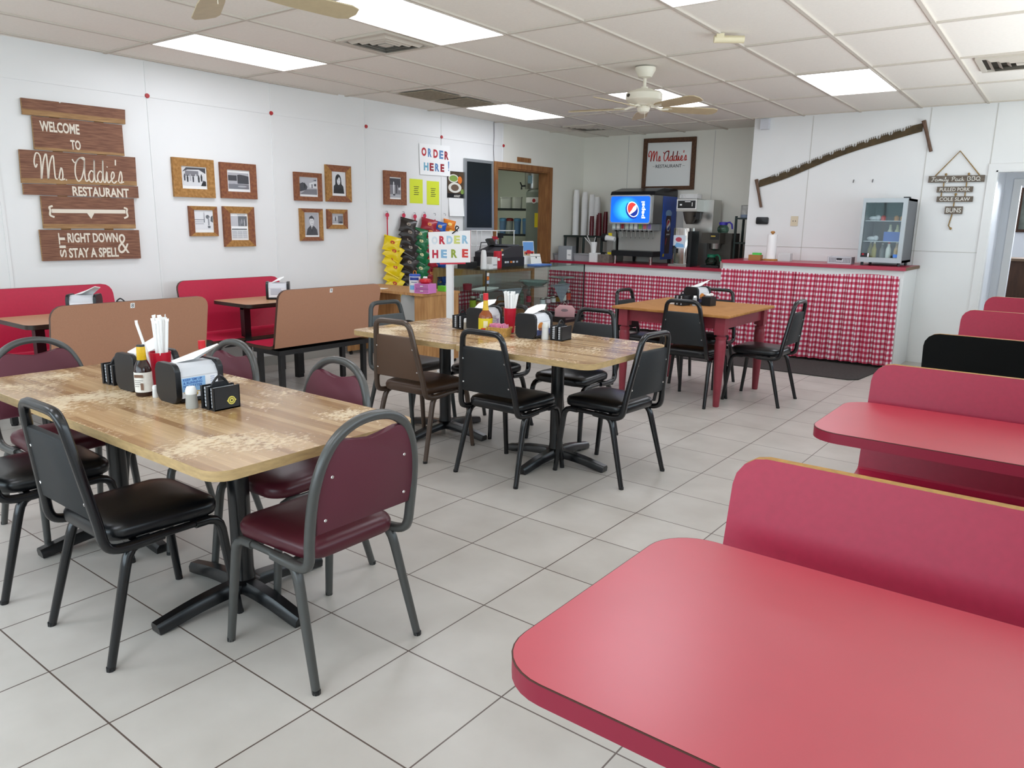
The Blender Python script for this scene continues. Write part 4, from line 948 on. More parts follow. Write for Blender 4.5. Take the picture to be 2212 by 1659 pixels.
f = G(); f.box(CW - .01, -.002, .22, CW + .003, .010, .92); f.build('corner_post', mat('case_trim', '#4a4d4c', rough=.3, metal=.7), t, smooth=0)
f = G(); f.box(CW - .01, CD - .01, .22, CW + .003, CD + .002, .92); f.build('corner_post', mat('case_trim', '#4a4d4c'), t, smooth=0)
for z in (.42, .66):
    f = G(); f.box(.07, .012, z, CW - .05, CD - .012, z + .006); f.build('glass_shelf', CG, t, smooth=0)
for z, m_ in ((.875, '#e6e2e0'), (.832, '#d9752f'), (.788, '#aebbd0')):
    f = G(); f.box(CW + .001, .012, z - .018, CW + .002, .052, z + .018); f.build('card_sticker', mat('sticker' + m_[1:], m_, rough=.5), t, smooth=0)
# what stands in the case
def bottle(label, x, y, z, r, h, body, cap, lab=None, labm=None, group='bottles and jars in the glass case', neck=.4, name='bottle', cat='bottle', capr=None):
    t = thing(name, label, cat, (x, y, z), 0, group)
    f = G(); f.lathe([(0, 0), (r * .95, 0), (r, h * .03), (r, h * .55), (r * .9, h * .63), (r * neck, h * .74), (r * neck * .9, h * .90), (0, h * .90)], 16); f.build('body', body, t, smooth=40)
    cr = capr or r * neck * 1.25
    f = G(); f.lathe([(0, h * .86), (cr, h * .86), (cr * .95, h), (0, h)], 14); f.build('cap', cap, t)
    if lab:
        f = G(); f.lathe([(r * 1.012, h * lab[0]), (r * 1.012, h * lab[1])], 16); f.build('label', labm, t)
    return t
CLR = glass_thin('clear_bottle', '#cfe0da', .25); GRNG = mat('green_glass', '#7fae98', rough=.08, trans=.8); 
bottle('tall green glass bottle on the middle shelf of the display case', -5.75, 7.72, .427, .035, .24, GRNG, STEEL)
bottle('tall clear bottle with red label on the middle shelf of the display case', -5.75, 7.88, .427, .032, .25, CLR, mat('cap_silver', '#c9ccce', rough=.3, metal=.8), (.1, .42), mat('case_red_label', '#b22f45', rough=.5))
bottle('clear bottle standing near the right end of the display case', -5.72, 8.36, .427, .035, .23, CLR, WHITE)
for i, (y, h, c, w_) in enumerate(((7.98, .085, '#d8dfe4', 'a pale blue'), (8.10, .085, '#e2c9d4', 'a pink'), (8.22, .09, '#e4e2e2', 'a black-printed white'), (8.34, .10, '#d5a02c', 'a mustard'), (8.47, .13, '#e8e8e4', 'a plain white'), (8.58, .15, '#d24a2c', 'an orange-red'), (7.02, .11, '#b9a6c8', 'a lilac'), (6.80, .17, '#9aae2a', 'a lime green'), (6.90, .14, '#b0784a', 'a brown'))):
    t = thing('jar', 'small jar with %s label in the glass display case' % w_, 'jar', (-5.60 if i < 6 else -5.78, y, .427), 0, 'bottles and jars in the glass case')
    f = G(); f.lathe([(0, 0), (.036, 0), (.038, h * .8), (.03, h * .88), (0, h * .88)], 14); f.build('body', CLR, t)
    f = G(); f.lathe([(.0385, h * .12), (.0385, h * .72)], 14); f.build('label', mat('jar_label_%d' % i, c, rough=.6), t)
    f = G(); f.lathe([(0, h), (.032, h), (.033, h * .87), (0, h * .87)], 14); f.build('lid', mat('jar_lid', '#b9b6ae', rough=.4, metal=.5), t)
NAVY = mat('grey_blue_cloth', '#8f9aa6', rough=.9)
for y, w_ in ((7.22, 'left'), (8.30, 'right')):
    f = G(); f.prism([(-.20, 0), (.20, 0), (.02, -.225), (-.02, -.225)], 0, .004, YZ); f.box(-.05, -.2, -.002, .004, .2, .003); item('folded_napkin', 'grey folded napkin hanging over the case shelf, %s one of the pair' % w_, 'napkin', f, NAVY, (-5.52, y, .669), 0, 'grey napkins in the glass case', 0)
t = thing('glass_platter', 'round glass platter on the top shelf of the display case', 'platter', (-5.66, 8.52, .667)); f = G(); f.lathe([(0, 0), (.07, 0), (.02, .03), (.02, .06), (.17, .075), (.175, .085), (.16, .085), (.02, .068), (0, .068)], 24); f.build('plate', mat('aqua_glass', '#bcdcd8', rough=.1, trans=.6), t)
t = thing('glass_platter', 'wide glass dish in the middle of the top shelf of the display case', 'dish', (-5.72, 7.95, .667)); f = G(); f.lathe([(0, 0), (.12, 0), (.2, .05), (.205, .06), (.19, .055), (.115, .008), (0, .008)], 24); f.build('plate', mat('aqua_glass', '#bcdcd8'), t)
f = G(); f.lathe([(0, 0), (.05, 0), (.055, .07), (.045, .075), (0, .06)], 16); item('red_pot', 'small dark red pot on the top shelf of the display case', 'pot', f, mat('deep_red', '#8c1c34', rough=.4), (-5.85, 6.78, .667))
f = G(); f.box(-.1, -.2, 0, .1, .2, .006); f.box(-.09, -.17, .006, .1, .19, .012); item('paper_pile', 'flat white papers on the top shelf of the display case', 'papers', f, PAPER, (-5.80, 7.05, .667), .3)
t = thing('photo_frame', 'small metal photo frame standing in the display case', 'photo frame', (-5.74, 6.98, .427), R(70)); f = G(); f.M = T(0, 0, 0, 0, R(-12)); f.ring([(-.06, 0), (.06, 0), (.06, .19), (-.06, .19)], [(-.048, .012), (.048, .012), (.048, .178), (-.048, .178)], 0, .01, XZ); f.build('frame', STEEL, t, smooth=0); f = G(); f.M = T(0, 0, 0, 0, R(-12)); f.flat([(-.05, .01), (.05, .01), (.05, .18), (-.05, .18)], .004, XZ); f.build('picture', mat('blurred_picture', '#8b8f8e', rough=.3, var=.3, scale=12), t, smooth=0)
t = thing('brown_basket', 'small brown wicker basket in the display case', 'basket', (-5.78, 7.34, .427)); f = G(); f.lathe([(0, 0), (.055, 0), (.075, .07), (.068, .07), (.05, .01), (0, .01)], 16); f.build('body', mat('wicker', '#9a6a34', rough=.8, var=.3, scale=80), t); f = G(); f.tube([(-.07, 0, .065), (-.05, 0, .12), (0, 0, .14), (.05, 0, .12), (.07, 0, .065)], .005, 6); f.build('handle', mat('wicker', '#9a6a34'), t)
# on the case
t = thing('white_bottle', 'tall white bottle standing on a small white base on the display case', 'bottle', (-5.62, 6.80, .926)); f = G(); f.lathe([(0, 0), (.036, 0), (.038, .02), (.034, .15), (.028, .20), (.02, .215), (0, .215)], 18); f.build('body', WHITE, t); f = G(); f.cbox(.03, .06, .025, .07, .07, .05, .006); f.build('base', WHITE, t)
t = thing('napkin_box', 'small white paper dispenser on the display case beside the red canister', 'box', (-5.66, 6.98, .926)); f = G(); f.cbox(0, 0, .065, .12, .10, .13, .008); f.build('body', WHITE, t); f = G(); f.box(.0602, -.045, .035, .0612, .045, .041); f.build('slot', INK, t, smooth=0)
t = thing('red_canister', 'red upright canister on the display case left of the cash register', 'canister', (-5.66, 7.11, .926)); f = G(); f.lathe([(0, 0), (.048, 0), (.05, .01), (.05, .185), (.044, .195), (0, .195)], 20); f.build('body', mat('canister_red', '#c0192f', rough=.35), t); f = G(); f.M = T(0, 0, 0, R(-35)); f.prism(rrect(.03, .03, .003), .0502, .0514, YZ @ T(0, .10)); f.build('label', PAPER, t, smooth=0)
REG = mat('register_grey', '#3a393c', rough=.45)
t = thing('cash_register', 'dark grey cash register on the glass display case', 'cash register', (-5.92, 7.45, .926))
f = G(); f.box(-.20, -.24, 0, .22, .25, .11, .006); f.build('cash_drawer', mat('register_black', '#242428', rough=.45), t)
f = G(); f.M = YZ; f.M = Matrix(); f.prism([(-.24, .11), (.25, .11), (.25, .245), (.02, .24), (-.24, .17)], -.18, .20, YZ); f.build('body', REG, t, smooth=0)
f = G(); f.box(-.16, -.02, .245, .16, .22, .262, .003); f.build('keyboard', mat('key_grey', '#55565a', rough=.5), t)
f = G(); f.M = T(-.05, -.05, .25, R(20), 0, R(-30)); f.box(-.015, -.13, .0, .015, .09, .09, .006); f.build('display', BLACK, t); f = G(); f.tube([(-.05, .10, .25), (-.05, .10, .35)], .016, 8); f.cbox(-.05, .10, .37, .05, .06, .06, .008); f.build('pole_display', BLACK, t)
for y, c in ((-.13, '#d9d9d6'), (-.085, '#c7ccd8'), (-.02, '#e07a2c'), (.03, '#d4d4da'), (.10, '#b9bcc4')):
    f = G(); f.box(.2202, y - .02, .045, .2212, y + .018, .068); f.build('card_sticker', mat('reg_sticker' + c[1:], c, rough=.5), t, smooth=0)
f = G(); f.box(.2002, -.20, .19, .2012, -.16, .215); f.m(1).box(.2002, -.19, .135, .2012, -.15, .155); f.build('logo_sticker', [mat('tan_sticker', '#c9a06a', rough=.5), PAPER], t, smooth=0)
WIRE = mat('white_wire', '#e8e8e6', rough=.35)
t = thing('wire_rack', 'white wire rack standing on the case below the black board', 'rack', (-6.22, 7.28, .926))
f = G()
for z in (.10, .24, .425): f.tube([(0, 0, z), (0, .90, z)], .006, 6); f.tube([(.09, 0, z), (.09, .40, z)], .006, 6)
for y in (0, .20, .40, .88): f.tube([(0, y, 0), (0, y, .425)], .006, 6)
for y in (0, .40): f.tube([(.09, y, 0), (.09, y, .425)], .006, 6); f.tube([(0, y, .425), (.09, y, .425)], .006, 6); f.tube([(0, y, .24), (.09, y, .24)], .006, 6)
f.build('wires', WIRE, t); f = G(); f.tube([(.10, .04, .16), (.10, .07, .28), (.10, .40, .285)], .006, 6); f.build('hanging_bar', BLACK, t)
t = thing('spray_bottle', 'grey spray bottle with red trigger behind the cash register', 'spray bottle', (-6.10, 7.62, .926)); f = G(); f.lathe([(0, 0), (.04, 0), (.042, .2), (.015, .29), (.015, .32), (0, .32)], 14); f.build('body', mat('spray_body', '#9a9aa0', rough=.3, trans=.3), t); f = G(); f.box(-.02, -.05, .32, .02, .03, .355, .006); f.tube([(0, -.03, .33), (0, -.035, .28)], .007, 6); f.build('trigger', mat('spray_red', '#c4283a', rough=.4), t)
t = thing('orange_bag', 'small orange bag hung beside the white bottle on the case', 'bag', (-6.0, 6.93, .926)); f = G(); f.prism([(-.05, 0), (.05, 0), (.06, .16), (-.06, .16)], -.02, .02, YZ, bev=.01); f.build('pouch', mat('pumpkin', '#d5803a', rough=.5), t); f = G(); f.tube([(0, 0, .16), (0, .01, .21), (0, 0, .24)], .003, 5); f.build('loop', BLACK, t)
f = G(); f.box(-.07, -.1, 0, .07, .1, .075, .012); item('black_device', 'low black device on the left end of the display case', 'device', f, BLACK, (-5.80, 6.66 + .06, .926), .1)
t = thing('greeting_card', 'picture card with red car and blue sky propped on the case', 'card', (-5.85, 8.02, .926), R(78)); f = G(); f.M = T(0, 0, 0, 0, R(-8)); f.prism(rrect(.19, .30, .002), 0, .003, XZ @ T(0, .15)); f.build('card', PAPER, t, smooth=0)
f = G(); f.M = T(0, 0, 0, 0, R(-8)) @ XZ; f.m(0).flat([(-.09, .16), (.09, .16), (.09, .29), (-.09, .29)], .0035); f.m(1).flat([(-.09, .115), (.09, .115), (.09, .175), (-.09, .175)], .0036); f.m(2).flat([(-.075, .135), (.085, .14), (.085, .165), (.04, .168), (.02, .185), (-.03, .185), (-.04, .165), (-.075, .158)], .0040); f.m(3).flat(circ(.012, 12, -.045, .138), .0043); f.m(3).flat(circ(.012, 12, .055, .142), .0043)
f.build('picture', [mat('card_sky', '#6a9ad0', rough=.5), mat('card_sand', '#c8ad84', rough=.5), mat('card_red', '#c02a30', rough=.4), INK], t, smooth=0)
t = thing('order_book', 'white booklet with small emblem in front of the red-car card', 'booklet', (-5.76, 8.04, .926), R(78)); f = G(); f.M = T(0, 0, 0, 0, R(-14)); f.prism([(-.095, 0), (.095, 0), (.085, .14), (-.085, .14)], 0, .012, XZ); f.build('cover', mat('booklet_cream', '#e6e4d8', rough=.6), t, smooth=0); f = G(); f.M = T(0, 0, 0, 0, R(-14)); f.flat([(-.085, .105), (.085, .105), (.085, .109), (-.085, .109)], .0124, XZ); f.flat(circ(.012, 10, .01, .092), .0126, XZ); f.build('print', INK, t, smooth=0)
f = G(); f.box(-.09, -.16, 0, .09, .16, .015); item('blue_folder', 'blue folder lying flat under the picture card on the case', 'folder', f, mat('folder_blue', '#5a84c8', rough=.4), (-5.66, 7.98, .926), .1, None, 0)
t = thing('tray', 'black tray on a low stand in front of the display case', 'tray', (-4.72, 6.98, 0)); f = G(); f.box(-.26, -.2, .40, .26, .2, .43); f.box(-.26, -.2, .43, .26, -.18, .46); f.box(-.26, .18, .43, .26, .2, .46); f.build('top', BLACK, t, smooth=0)
for x in (-.22, .22):
    for y in (-.16, .16): f = G(); f.box(x - .015, y - .015, 0, x + .015, y + .015, .40); f.build('leg', BLACK, t, smooth=0)
t = thing('purse', 'small pink purse with a grey logo standing on the black tray', 'purse', (-4.62, 7.02, .4305), R(30)); f = G(); f.prism([(-.11, 0), (.11, 0), (.115, .09), (.08, .13), (-.06, .135), (-.11, .09)], -.03, .03, XZ, bev=.012); f.build('body', mat('dusty_pink', '#c99a9c', rough=.6), t); f = G(); f.prism(circ(.04, 16, 0, .08, .016), .0302, .032, XZ); f.build('logo_patch', mat('patch_grey', '#8c7478', rough=.6), t, smooth=0); f = G(); f.tube([(-.03, 0, .13), (0, 0, .165), (.03, 0, .13)], .004, 6); f.build('handle', STEEL, t)

# ------------------------------------------------------------------ kitchen things seen through the pass-through
t = thing('water_heater', 'tall grey-green water heater in the kitchen beyond the pass-through', 'water heater', (-7.108, 10.042, 0))
f = G(); f.lathe([(0, 0), (.24, 0), (.25, .02), (.25, 1.93), (.22, 1.97), (0, 1.98)], 28); f.build('tank', mat('heater_grey', '#7e867c', rough=.4), t)
f = G(); f.lathe([(.2515, 1.77), (.2515, 1.85)], 28); f.build('band', WHITE, t)
A = math.atan2(-10.04, 7.11)
f = G(); f.M = T(rz=A - R(29)); f.prism(circ(.045, 16, 0, 1.80), .2525, .256, YZ); f.m(1).prism(circ(.03, 16, 0, 1.80), .256, .257, YZ); f.build('badge', [PAPER, mat('badge_red', '#a82a30', rough=.5)], t, smooth=0)
f = G(); f.M = T(rz=A - R(16)); f.prism(rrect(.08, .22, .003), .2515, .2525, YZ @ T(0, 1.50)); f.build('energy_label', mat('label_yellow', '#e6d020', rough=.6), t, smooth=0)
t = thing('tea_urn', 'steel drinks urn with black tap standing on the water heater', 'urn', (-7.215, 9.93, 1.981)); f = G(); f.lathe([(0, 0), (.122, 0), (.125, .02), (.125, .255), (.115, .265), (0, .27)], 24); f.build('body', STEEL, t); f = G(); f.tube([(-.06, -.09, .05), (-.12, -.13, .04), (-.12, -.13, -.01)], .014, 8); f.tube([(-.12, -.13, .05), (-.14, -.14, .10)], .010, 8); f.build('tap', BLACK, t); f = G(); f.M = T(rz=A); f.prism(rrect(.07, .12, .003), .1255, .127, YZ @ T(-.04, .14)); f.build('label', mat('urn_label', '#a9cde0', rough=.5), t, smooth=0)
t = thing('stock_pot', 'steel stock pot on top of the water heater', 'pot', (-7.047, 10.15, 1.98)); f = G(); f.lathe([(0, 0), (.095, 0), (.10, .02), (.10, .20), (.09, .21), (0, .21)], 24); f.build('body', STEEL, t); f = G(); f.tube([(.06, -.08, .13), (.09, -.12, .13), (.12, -.07, .13), (.09, -.04, .13)], .006, 6); f.build('handle', STEEL, t)
t = thing('kitchen_shelf', 'black wire shelving in the kitchen beyond the pass-through', 'shelf', (-7.992, 10.122, 0), R(37.4))
for z in (1.24, 1.655): f = G(); f.box(-.50, -.2, z, .60, .22, z + .032); f.build('shelf_board', mat('dark_green_black', '#1a241f', rough=.5), t, smooth=0)
for x in (-.48, .58):
    for y in (-.17, .2): f = G(); f.cyl((x, y, 0), .016, 1.69, 10); f.build('post', BLACK, t)
f = G(); f.box(-.50, -.2, .75, .60, .22, .79); f.build('shelf_board', mat('steel_dark', '#5a6a74', rough=.4), t, smooth=0)
KM = Matrix.Translation((-7.992, 10.122, 0)) @ Matrix.Rotation(R(37.4), 4, 'Z')
BINT = mat('cloudy_tub', '#dfe2d8', rough=.5, trans=.2)
for x, w_, h in ((-.16, .20, .17), (.08, .20, .18), (.27, .16, .185)):
    p = KM @ V((x, -.02, 1.688)); f = G(); f.prism(rrect(w_ * .95, .2, .03), 0, h, bev=.006); f.prism(rrect(w_, .21, .03), h - .012, h); item('food_tub', 'cloudy plastic tub on the upper kitchen shelf, %s' % {-.16: 'leftmost', .08: 'middle one', .27: 'rightmost, next to the urn'}[x], 'tub', f, BINT, p, R(37.4), 'cloudy tubs on the kitchen shelf')
BLUT = mat('blue_canister', '#7fa6d0', rough=.35, trans=.15); BLUL = mat('blue_lid', '#7cbde6', rough=.4)
for x, bm_, lm_, l_ in ((.03, BLUT, BLUL, 'blue canister at the left of the lower kitchen shelf'), (.145, mat('grey_canister', '#b4bdb6', rough=.4), mat('brick_lid', '#9c3a34', rough=.4), 'grey canister with a red lid on the lower kitchen shelf'), (.275, BLUT, BLUL, 'blue canister in the middle of the lower kitchen shelf, right of the red lid'), (.415, BLUT, BLUL, 'blue canister at the right of the lower kitchen shelf, by the heater')):
    p = KM @ V((x, -.05, 1.273)); t = thing('storage_canister', l_, 'canister', p, 0, 'canisters on the kitchen shelf')
    f = G(); f.lathe([(0, 0), (.05, 0), (.06, .215), (0, .215)], 20); f.build('body', bm_, t); f = G(); f.lathe([(0, .26), (.045, .258), (.062, .245), (.064, .21), (0, .21)], 20); f.build('lid', lm_, t)

# ------------------------------------------------------------------ counters with checked curtains
CTR = mat('counter_red', '#a51f3b', rough=.3, spec=.6); CTRE = mat('counter_red_edge', '#a5263f', rough=.4); BODY = mat('counter_white', '#e6e6e4', rough=.45); GING = gingham_mat()
def curtain(parent, x0, x1, y, zb, zt, amp, waves, per, sag=0.0, seed=1, flare=0.0):
    rnd = random.Random(seed); N = max(40, int((x1 - x0) * 90)); K = 10
    ph = [rnd.uniform(0, 6.28) for _ in range(4)]
    me = bpy.data.meshes.new('curtain'); vs_, uv, fc = [], [], []; s = 0.0; prev = None
    for i in range(N + 1):
        x = i / N; X_ = x0 + (x1 - x0) * x
        wv = math.sin(waves * 6.283 * x + ph[0]) + .6 * math.sin(waves * 1.73 * 6.283 * x + ph[1]) + .35 * math.sin(waves * 3.1 * 6.283 * x + ph[2])
        if prev is not None: s += math.hypot(X_ - prev[0], amp * (wv - prev[1]))
        prev = (X_, wv)
        for j in range(K + 1):
            t_ = j / K; z = zb + (zt - zb) * t_ - sag * math.sin(x * PI * 2.0) * t_ + .01 * math.sin(3 * x + ph[3]) * (1 - t_)
            vs_.append((X_ + flare * (1 - t_) * (x - .5), y - amp * (.45 + .55 * (1 - t_)) * wv - .02 * (1 - t_), z)); uv.append((s / per, z / per))
    for i in range(N):
        for j in range(K):
            a = i * (K + 1) + j; fc.append((a, a + K + 1, a + K + 2, a + 1))
    me.from_pydata(vs_, [], fc); L_ = me.uv_layers.new(name='UVMap')
    for lp in me.loops: L_.data[lp.index].uv = uv[lp.vertex_index]
    for p in me.polygons: p.use_smooth = True
    me.materials.append(GING); o = bpy.data.objects.new('curtain', me); COL.objects.link(o); o.parent = parent
    return o
cu_ = curtain(CASE, .0, .80, 0, .24, .66, .012, 6, .05, 0, 21); cu_.rotation_euler = (0, 0, R(90)); cu_.location = (.035, .08, 0)
CTX0, CTX1, CTY = -3.475, -1.53, 8.62
t = thing('service_counter', 'white counter with red top and checked curtain below the long saw', 'counter', (CTX0, CTY, 0))
W_ = CTX1 - CTX0; D_ = YS - .005 - CTY
f = G(); f.box(0, .05, 0, .03, D_, 1.034); f.box(W_ - .03, .05, 0, W_, D_, 1.034); f.box(0, .03, .961, W_, .05, 1.034); f.box(.03, D_ - .02, 0, W_ - .03, D_ - .001, 1.033); f.box(.031, .052, .1, W_ - .031, D_ - .021, .13); f.box(W_ - .1, .03, 0, W_, .049, .96); f.build('cabinet_body', BODY, t, smooth=0)
f = G(); f.box(-.01, 0, 1.035, W_ + .015, D_, 1.07, .004); f.build('worktop', CTR, t)
f = G(); f.box(W_ + .0152, .0, 1.037, W_ + .022, D_, 1.068); f.build('edge_strip', mat('edge_brown', '#6e5238', rough=.6), t, smooth=0)
curtain(t, .0, .86, .005, .07, .97, .020, 9, .056, .004, 3)
curtain(t, .83, W_ - .035, .005, .03, .975, .022, 10, .056, .012, 5, .05)
CLX0, CLY = -6.385, 9.25
t = thing('drinks_counter', 'long white counter with red top and checked curtain under the drinks machine', 'counter', (CLX0, CLY, 0))
W_ = -3.48 - CLX0 - .01; D_ = YB - .005 - CLY
f = G(); f.box(0, .051, 0, .03, D_, .889); f.box(W_ - .03, .051, 0, W_, D_, .889); f.box(0, .03, .775, W_, .05, .889); f.box(.031, D_ - .02, 0, W_ - .031, D_ - .001, .888); f.build('cabinet_body', BODY, t, smooth=0)
f = G(); f.box(-.005, 0, .89, W_, D_, .925, .004); f.build('worktop', CTR, t)
curtain(t, .0, 1.25, .005, .05, .785, .014, 11, .052, 0, 8)
curtain(t, 1.23, W_ - .01, .005, .05, .785, .014, 13, .052, 0, 12)
f = G(); f.prism([(-2.0, -.02), (1.82, -.02), (1.90, .06), (1.97, .86), (-2.0, .9)], .0, .008); item('floor_mat', 'dark grey floor mat along the foot of the checked counter', 'mat', f, mat('rubber_mat', '#3a3634', rough=.9, var=.25, scale=60, bump=.4, bscale=300), (-3.57, 7.74, .001), 0, None, 0)

# ------------------------------------------------------------------ on the drinks counter
ZL = .9255
t = thing('soda_machine', 'large steel and blue drinks machine with a lit blue screen', 'drinks machine', (-5.13, 9.36, ZL))
f = G(); f.box(-.33, .30, .10, .33, .72, .55); f.box(-.33, .02, .55, .33, .72, .93); f.build('body', mat('soda_steel', '#9c9c99', rough=.35, metal=.9), t, smooth=0)
f = G(); f.box(-.33, .285, .175, .33, .30, .45); f.build('splash_panel', mat('brushed_panel', '#b4b2ad', rough=.4, metal=.55), t, smooth=0)
f = G(); f.box(-.31, .06, .10, .335, .295, .172, .004); f.build('drip_tray', BLACK, t)
for x in (-.27, .29):
    for y in (.10, .66): f = G(); f.lathe([(0, 0), (.018, 0), (.022, .04), (.026, .10), (0, .10)], 12, (x, y, 0)); f.build('leg', BLACK if y > .3 else CHROME, t)
f = G(); f.prism([(.0, .925), (.72, .925), (.72, 1.01), (.68, 1.03), (.30, 1.03), (.03, .975)], -.335, .345, YZ, bev=.012); f.build('lid', mat('soda_black', '#131519', rough=.3), t)
f = G(); f.ring(rrect(.64, .385, .04), rrect(.605, .35, .03), .0, .03, T(-.015, .03) @ XZ @ T(0, .735)); f.build('screen_frame', mat('silver_bezel', '#c6cad0', rough=.3, metal=.7), t, smooth=40)
SCRB = mat('screen_blue', '#0f5ed2', emit=.95, rough=.3); SCRL = mat('screen_glow', '#35a4f4', emit=1.0, rough=.3); SW = mat('screen_white', '#ffffff', emit=1.0); SR = mat('screen_red', '#ef3a35', emit=.95); SN = mat('screen_navy', '#15318f', emit=.8)
f = G(); f.M = T(-.015, .012) @ XZ @ T(0, .735); f.flat(rrect(.61, .355, .03), 0)

for k_ in range(6): f.m(5 + k_).flat([(p[0] - .06, p[1]) for p in circ(.215 - .022 * k_, 28, ry=.172 - .012 * k_)], .0003 + .0001 * k_)
CM = T(.04, .0, 0, R(28)) @ Matrix.Diagonal((.78, 1.0, 1, 1))
n_ = 21; cr = []
for i in range(n_ * 2):
    a = R(95) + R(190) * i / (n_ * 2 - 1); rr = .128 if i % 2 else .116; cr.append((rr * math.cos(a) - .018, rr * math.sin(a) - .005))
f.m(4).flat(cr, .0016, CM); f.m(2).flat(circ(.108, 32), .002, CM)
def cap_piece(r, lo, hi, z, n=14, flip=False):
    up_ = [(r * math.cos(a), r * math.sin(a)) for a in (lo + (hi - lo) * i / n for i in range(n + 1))]
    return up_
up_ = cap_piece(.096, R(20), R(195), 0); wave = [(-.05, -.005), (.0, .012), (.05, .03)]
f.m(3).flat(up_ + [(-.06, -.012), (-.02, .0), (.03, .025)], .0025, CM)
dn_ = cap_piece(.096, R(205), R(370), 0)
f.m(4).flat(dn_ + [(.07, -.02), (.03, -.035), (-.03, -.04)], .0025, CM)
f.m(2).text('pepsi', .225, .068, T(.20, -.005, 0, R(90)), .0026, .025)
f.build('screen', [SCRB, SCRL, SW, SR, SN] + [mat('screen_glow_%d' % k_, '#%02x%02x%02x' % (15 + 7 * k_, 96 + 13 * k_, 212 + 6 * k_), emit=.95, rough=.3) for k_ in range(1, 7)], t, smooth=0)
VALC = ('#c9d6d0', '#d8d4cc', '#8a2f36', '#b9c0b2', '#c2cfc4', '#d9d5cf', '#6f9440', '#c05a66', '#7a5f9a')
for i in range(9):
    x = -.285 + i * .069
    f = G(); f.box(x - .030, .055, .455, x + .030, .30, .545, .004); v = f.build('valve', mat('valve_grey', '#9a9c9c', rough=.4), t)
    f = G(); f.box(x - .023, .0535, .475, x + .023, .0545, .54); f.build('flavour_label', mat('valve_label_%d' % i, VALC[i], rough=.5), v, smooth=0)
    f = G(); f.lathe([(0, .435), (.012, .435), (.016, .456), (0, .456)], 12, (x, .12, 0)); f.build('nozzle', BLACK, v)
    f = G(); f.tube([(x, .17, .455), (x, .19, .36), (x, .175, .345)], .004, 6); f.build('lever', CHROME, v)
f = G(); f.box(.331, .30, .06, .338, .72, .92); pn = f.build('side_panel', mat('panel_blue', '#1f4fb0', rough=.3, var=.25, scale=2.5), t, smooth=0)
f = G(); f.M = YZ; z = .3385
f.m(0).flat([(.40, .14), (.55, .14), (.57, .45), (.55, .52), (.565, .60), (.545, .66), (.42, .66), (.395, .60), (.41, .52), (.385, .45)], z)
f.m(1).flat(circ(.055, 18, .485, .53, .085), z + .0006); f.m(2).flat([(.485 + .047 * math.cos(a), .53 + .074 * math.sin(a)) for a in (R(40 + i * 13) for i in range(13))], z + .001); f.m(3).flat([(.485 + .047 * math.cos(a), .53 + .074 * math.sin(a)) for a in (R(220 + i * 13) for i in range(12))], z + .001)
f.m(4).flat(circ(.095, 18, .48, .69, .05), z - .0002); f.m(1).text('pepsi', .10, .035, T(.485, .405), z + .001, .02); f.m(5).flat([(.34, .10), (.40, .10), (.40, .14), (.36, .14)], z + .0005); f.m(2).flat([(.42, .25), (.46, .35), (.44, .36), (.41, .27)], z + .0008)
f.build('bottle_picture', [mat('cola', '#3a1a24', rough=.4), WHITE, mat('logo_red', '#c0303a', rough=.4), mat('logo_navy', '#1e3a94', rough=.4), mat('ice_splash', '#8fb4dc', rough=.4), mat('label_yellow', '#e6d020')], pn, smooth=0)
for i, (z, l_) in enumerate(((.335, 'upper'), (.07, 'lower'))):
    t2 = thing('cup_dispenser', 'white cup in the %s tilted cup holder left of the drinks machine' % l_, 'cup', (-5.55, 9.52, ZL + z), 0, 'cups in the side holders')
    f = G(); f.M = T(0, 0, 0, R(0), 0, R(-83)); f.lathe([(.0, -.10), (.034, -.10), (.046, .10), (.048, .10)], 18); f.lathe([(0, -.10), (.033, -.098)], 18); f.build('cup', WHITE, t2)
    f = G(); f.M = T(0, 0, 0, 0, 0, R(-83)); f.lathe([(.049, .04), (.058, .04), (.058, .095), (.049, .095)], 20); f.build('holder_ring', BLACK, t2)
f = G(); f.box(-.05, -.09, .085, .052, .22, .60); item('cup_holder_post', 'steel cup holder column with yellow stickers at the left of the drinks machine', 'column', f, STEEL, (-5.535, 9.62, ZL - .0855 + .001), 0, None, 0)
for z in (.17, .44): f = G(); f.box(-.03, 0, 0, .03, .002, .055); o = f.build('yellow_sticker', mat('label_yellow', '#e6d020'), bpy.data.objects['cup_holder_post'], (0, -.0925, z), 0, 0)
CUPW = mat('foam_cup', '#e9e7e4', rough=.6); CUPR = mat('dark_red_cup', '#5a141c', rough=.3)
def stack(x, y, z, n, r0, r1, h1, dz, m_, label, group):
    t2 = thing('cup_stack', label, 'cups', (x, y, z), 0, group)
    for i in range(n):
        f = G(); zz = i * dz; f.lathe([(0, zz + h1), (r1, zz + h1), (r0, zz), (r0 * 1.05, zz), (r0 * 1.05, zz + .006)], 16); f.build('cup', m_, t2, smooth=40)
for i, (x, h, w_) in enumerate(((-6.30, .70, 'leftmost, tallest'), (-6.17, .69, 'second'), (-6.06, .655, 'third'), (-5.985, .62, 'rightmost'))):
    n_ = int((h - .12) / .034); stack(x, 9.80 + .03 * i, 1.289, n_, .048, .036, .12, .034, CUPW, 'tall stack of white foam cups on the black rack, ' + w_, 'stacked white cups')
for i, (x, h) in enumerate(((-5.93, .28), (-5.86, .325), (-5.80, .33), (-5.74, .32))):
    stack(x, 9.66 + .07 * (i % 2), 1.289, 8, .034, .028, .10, .026 + .003 * i, CUPR, 'stack of dark red tumblers on the black rack, %s from the left' % ('first', 'second', 'third', 'fourth')[i], 'stacked dark red tumblers')
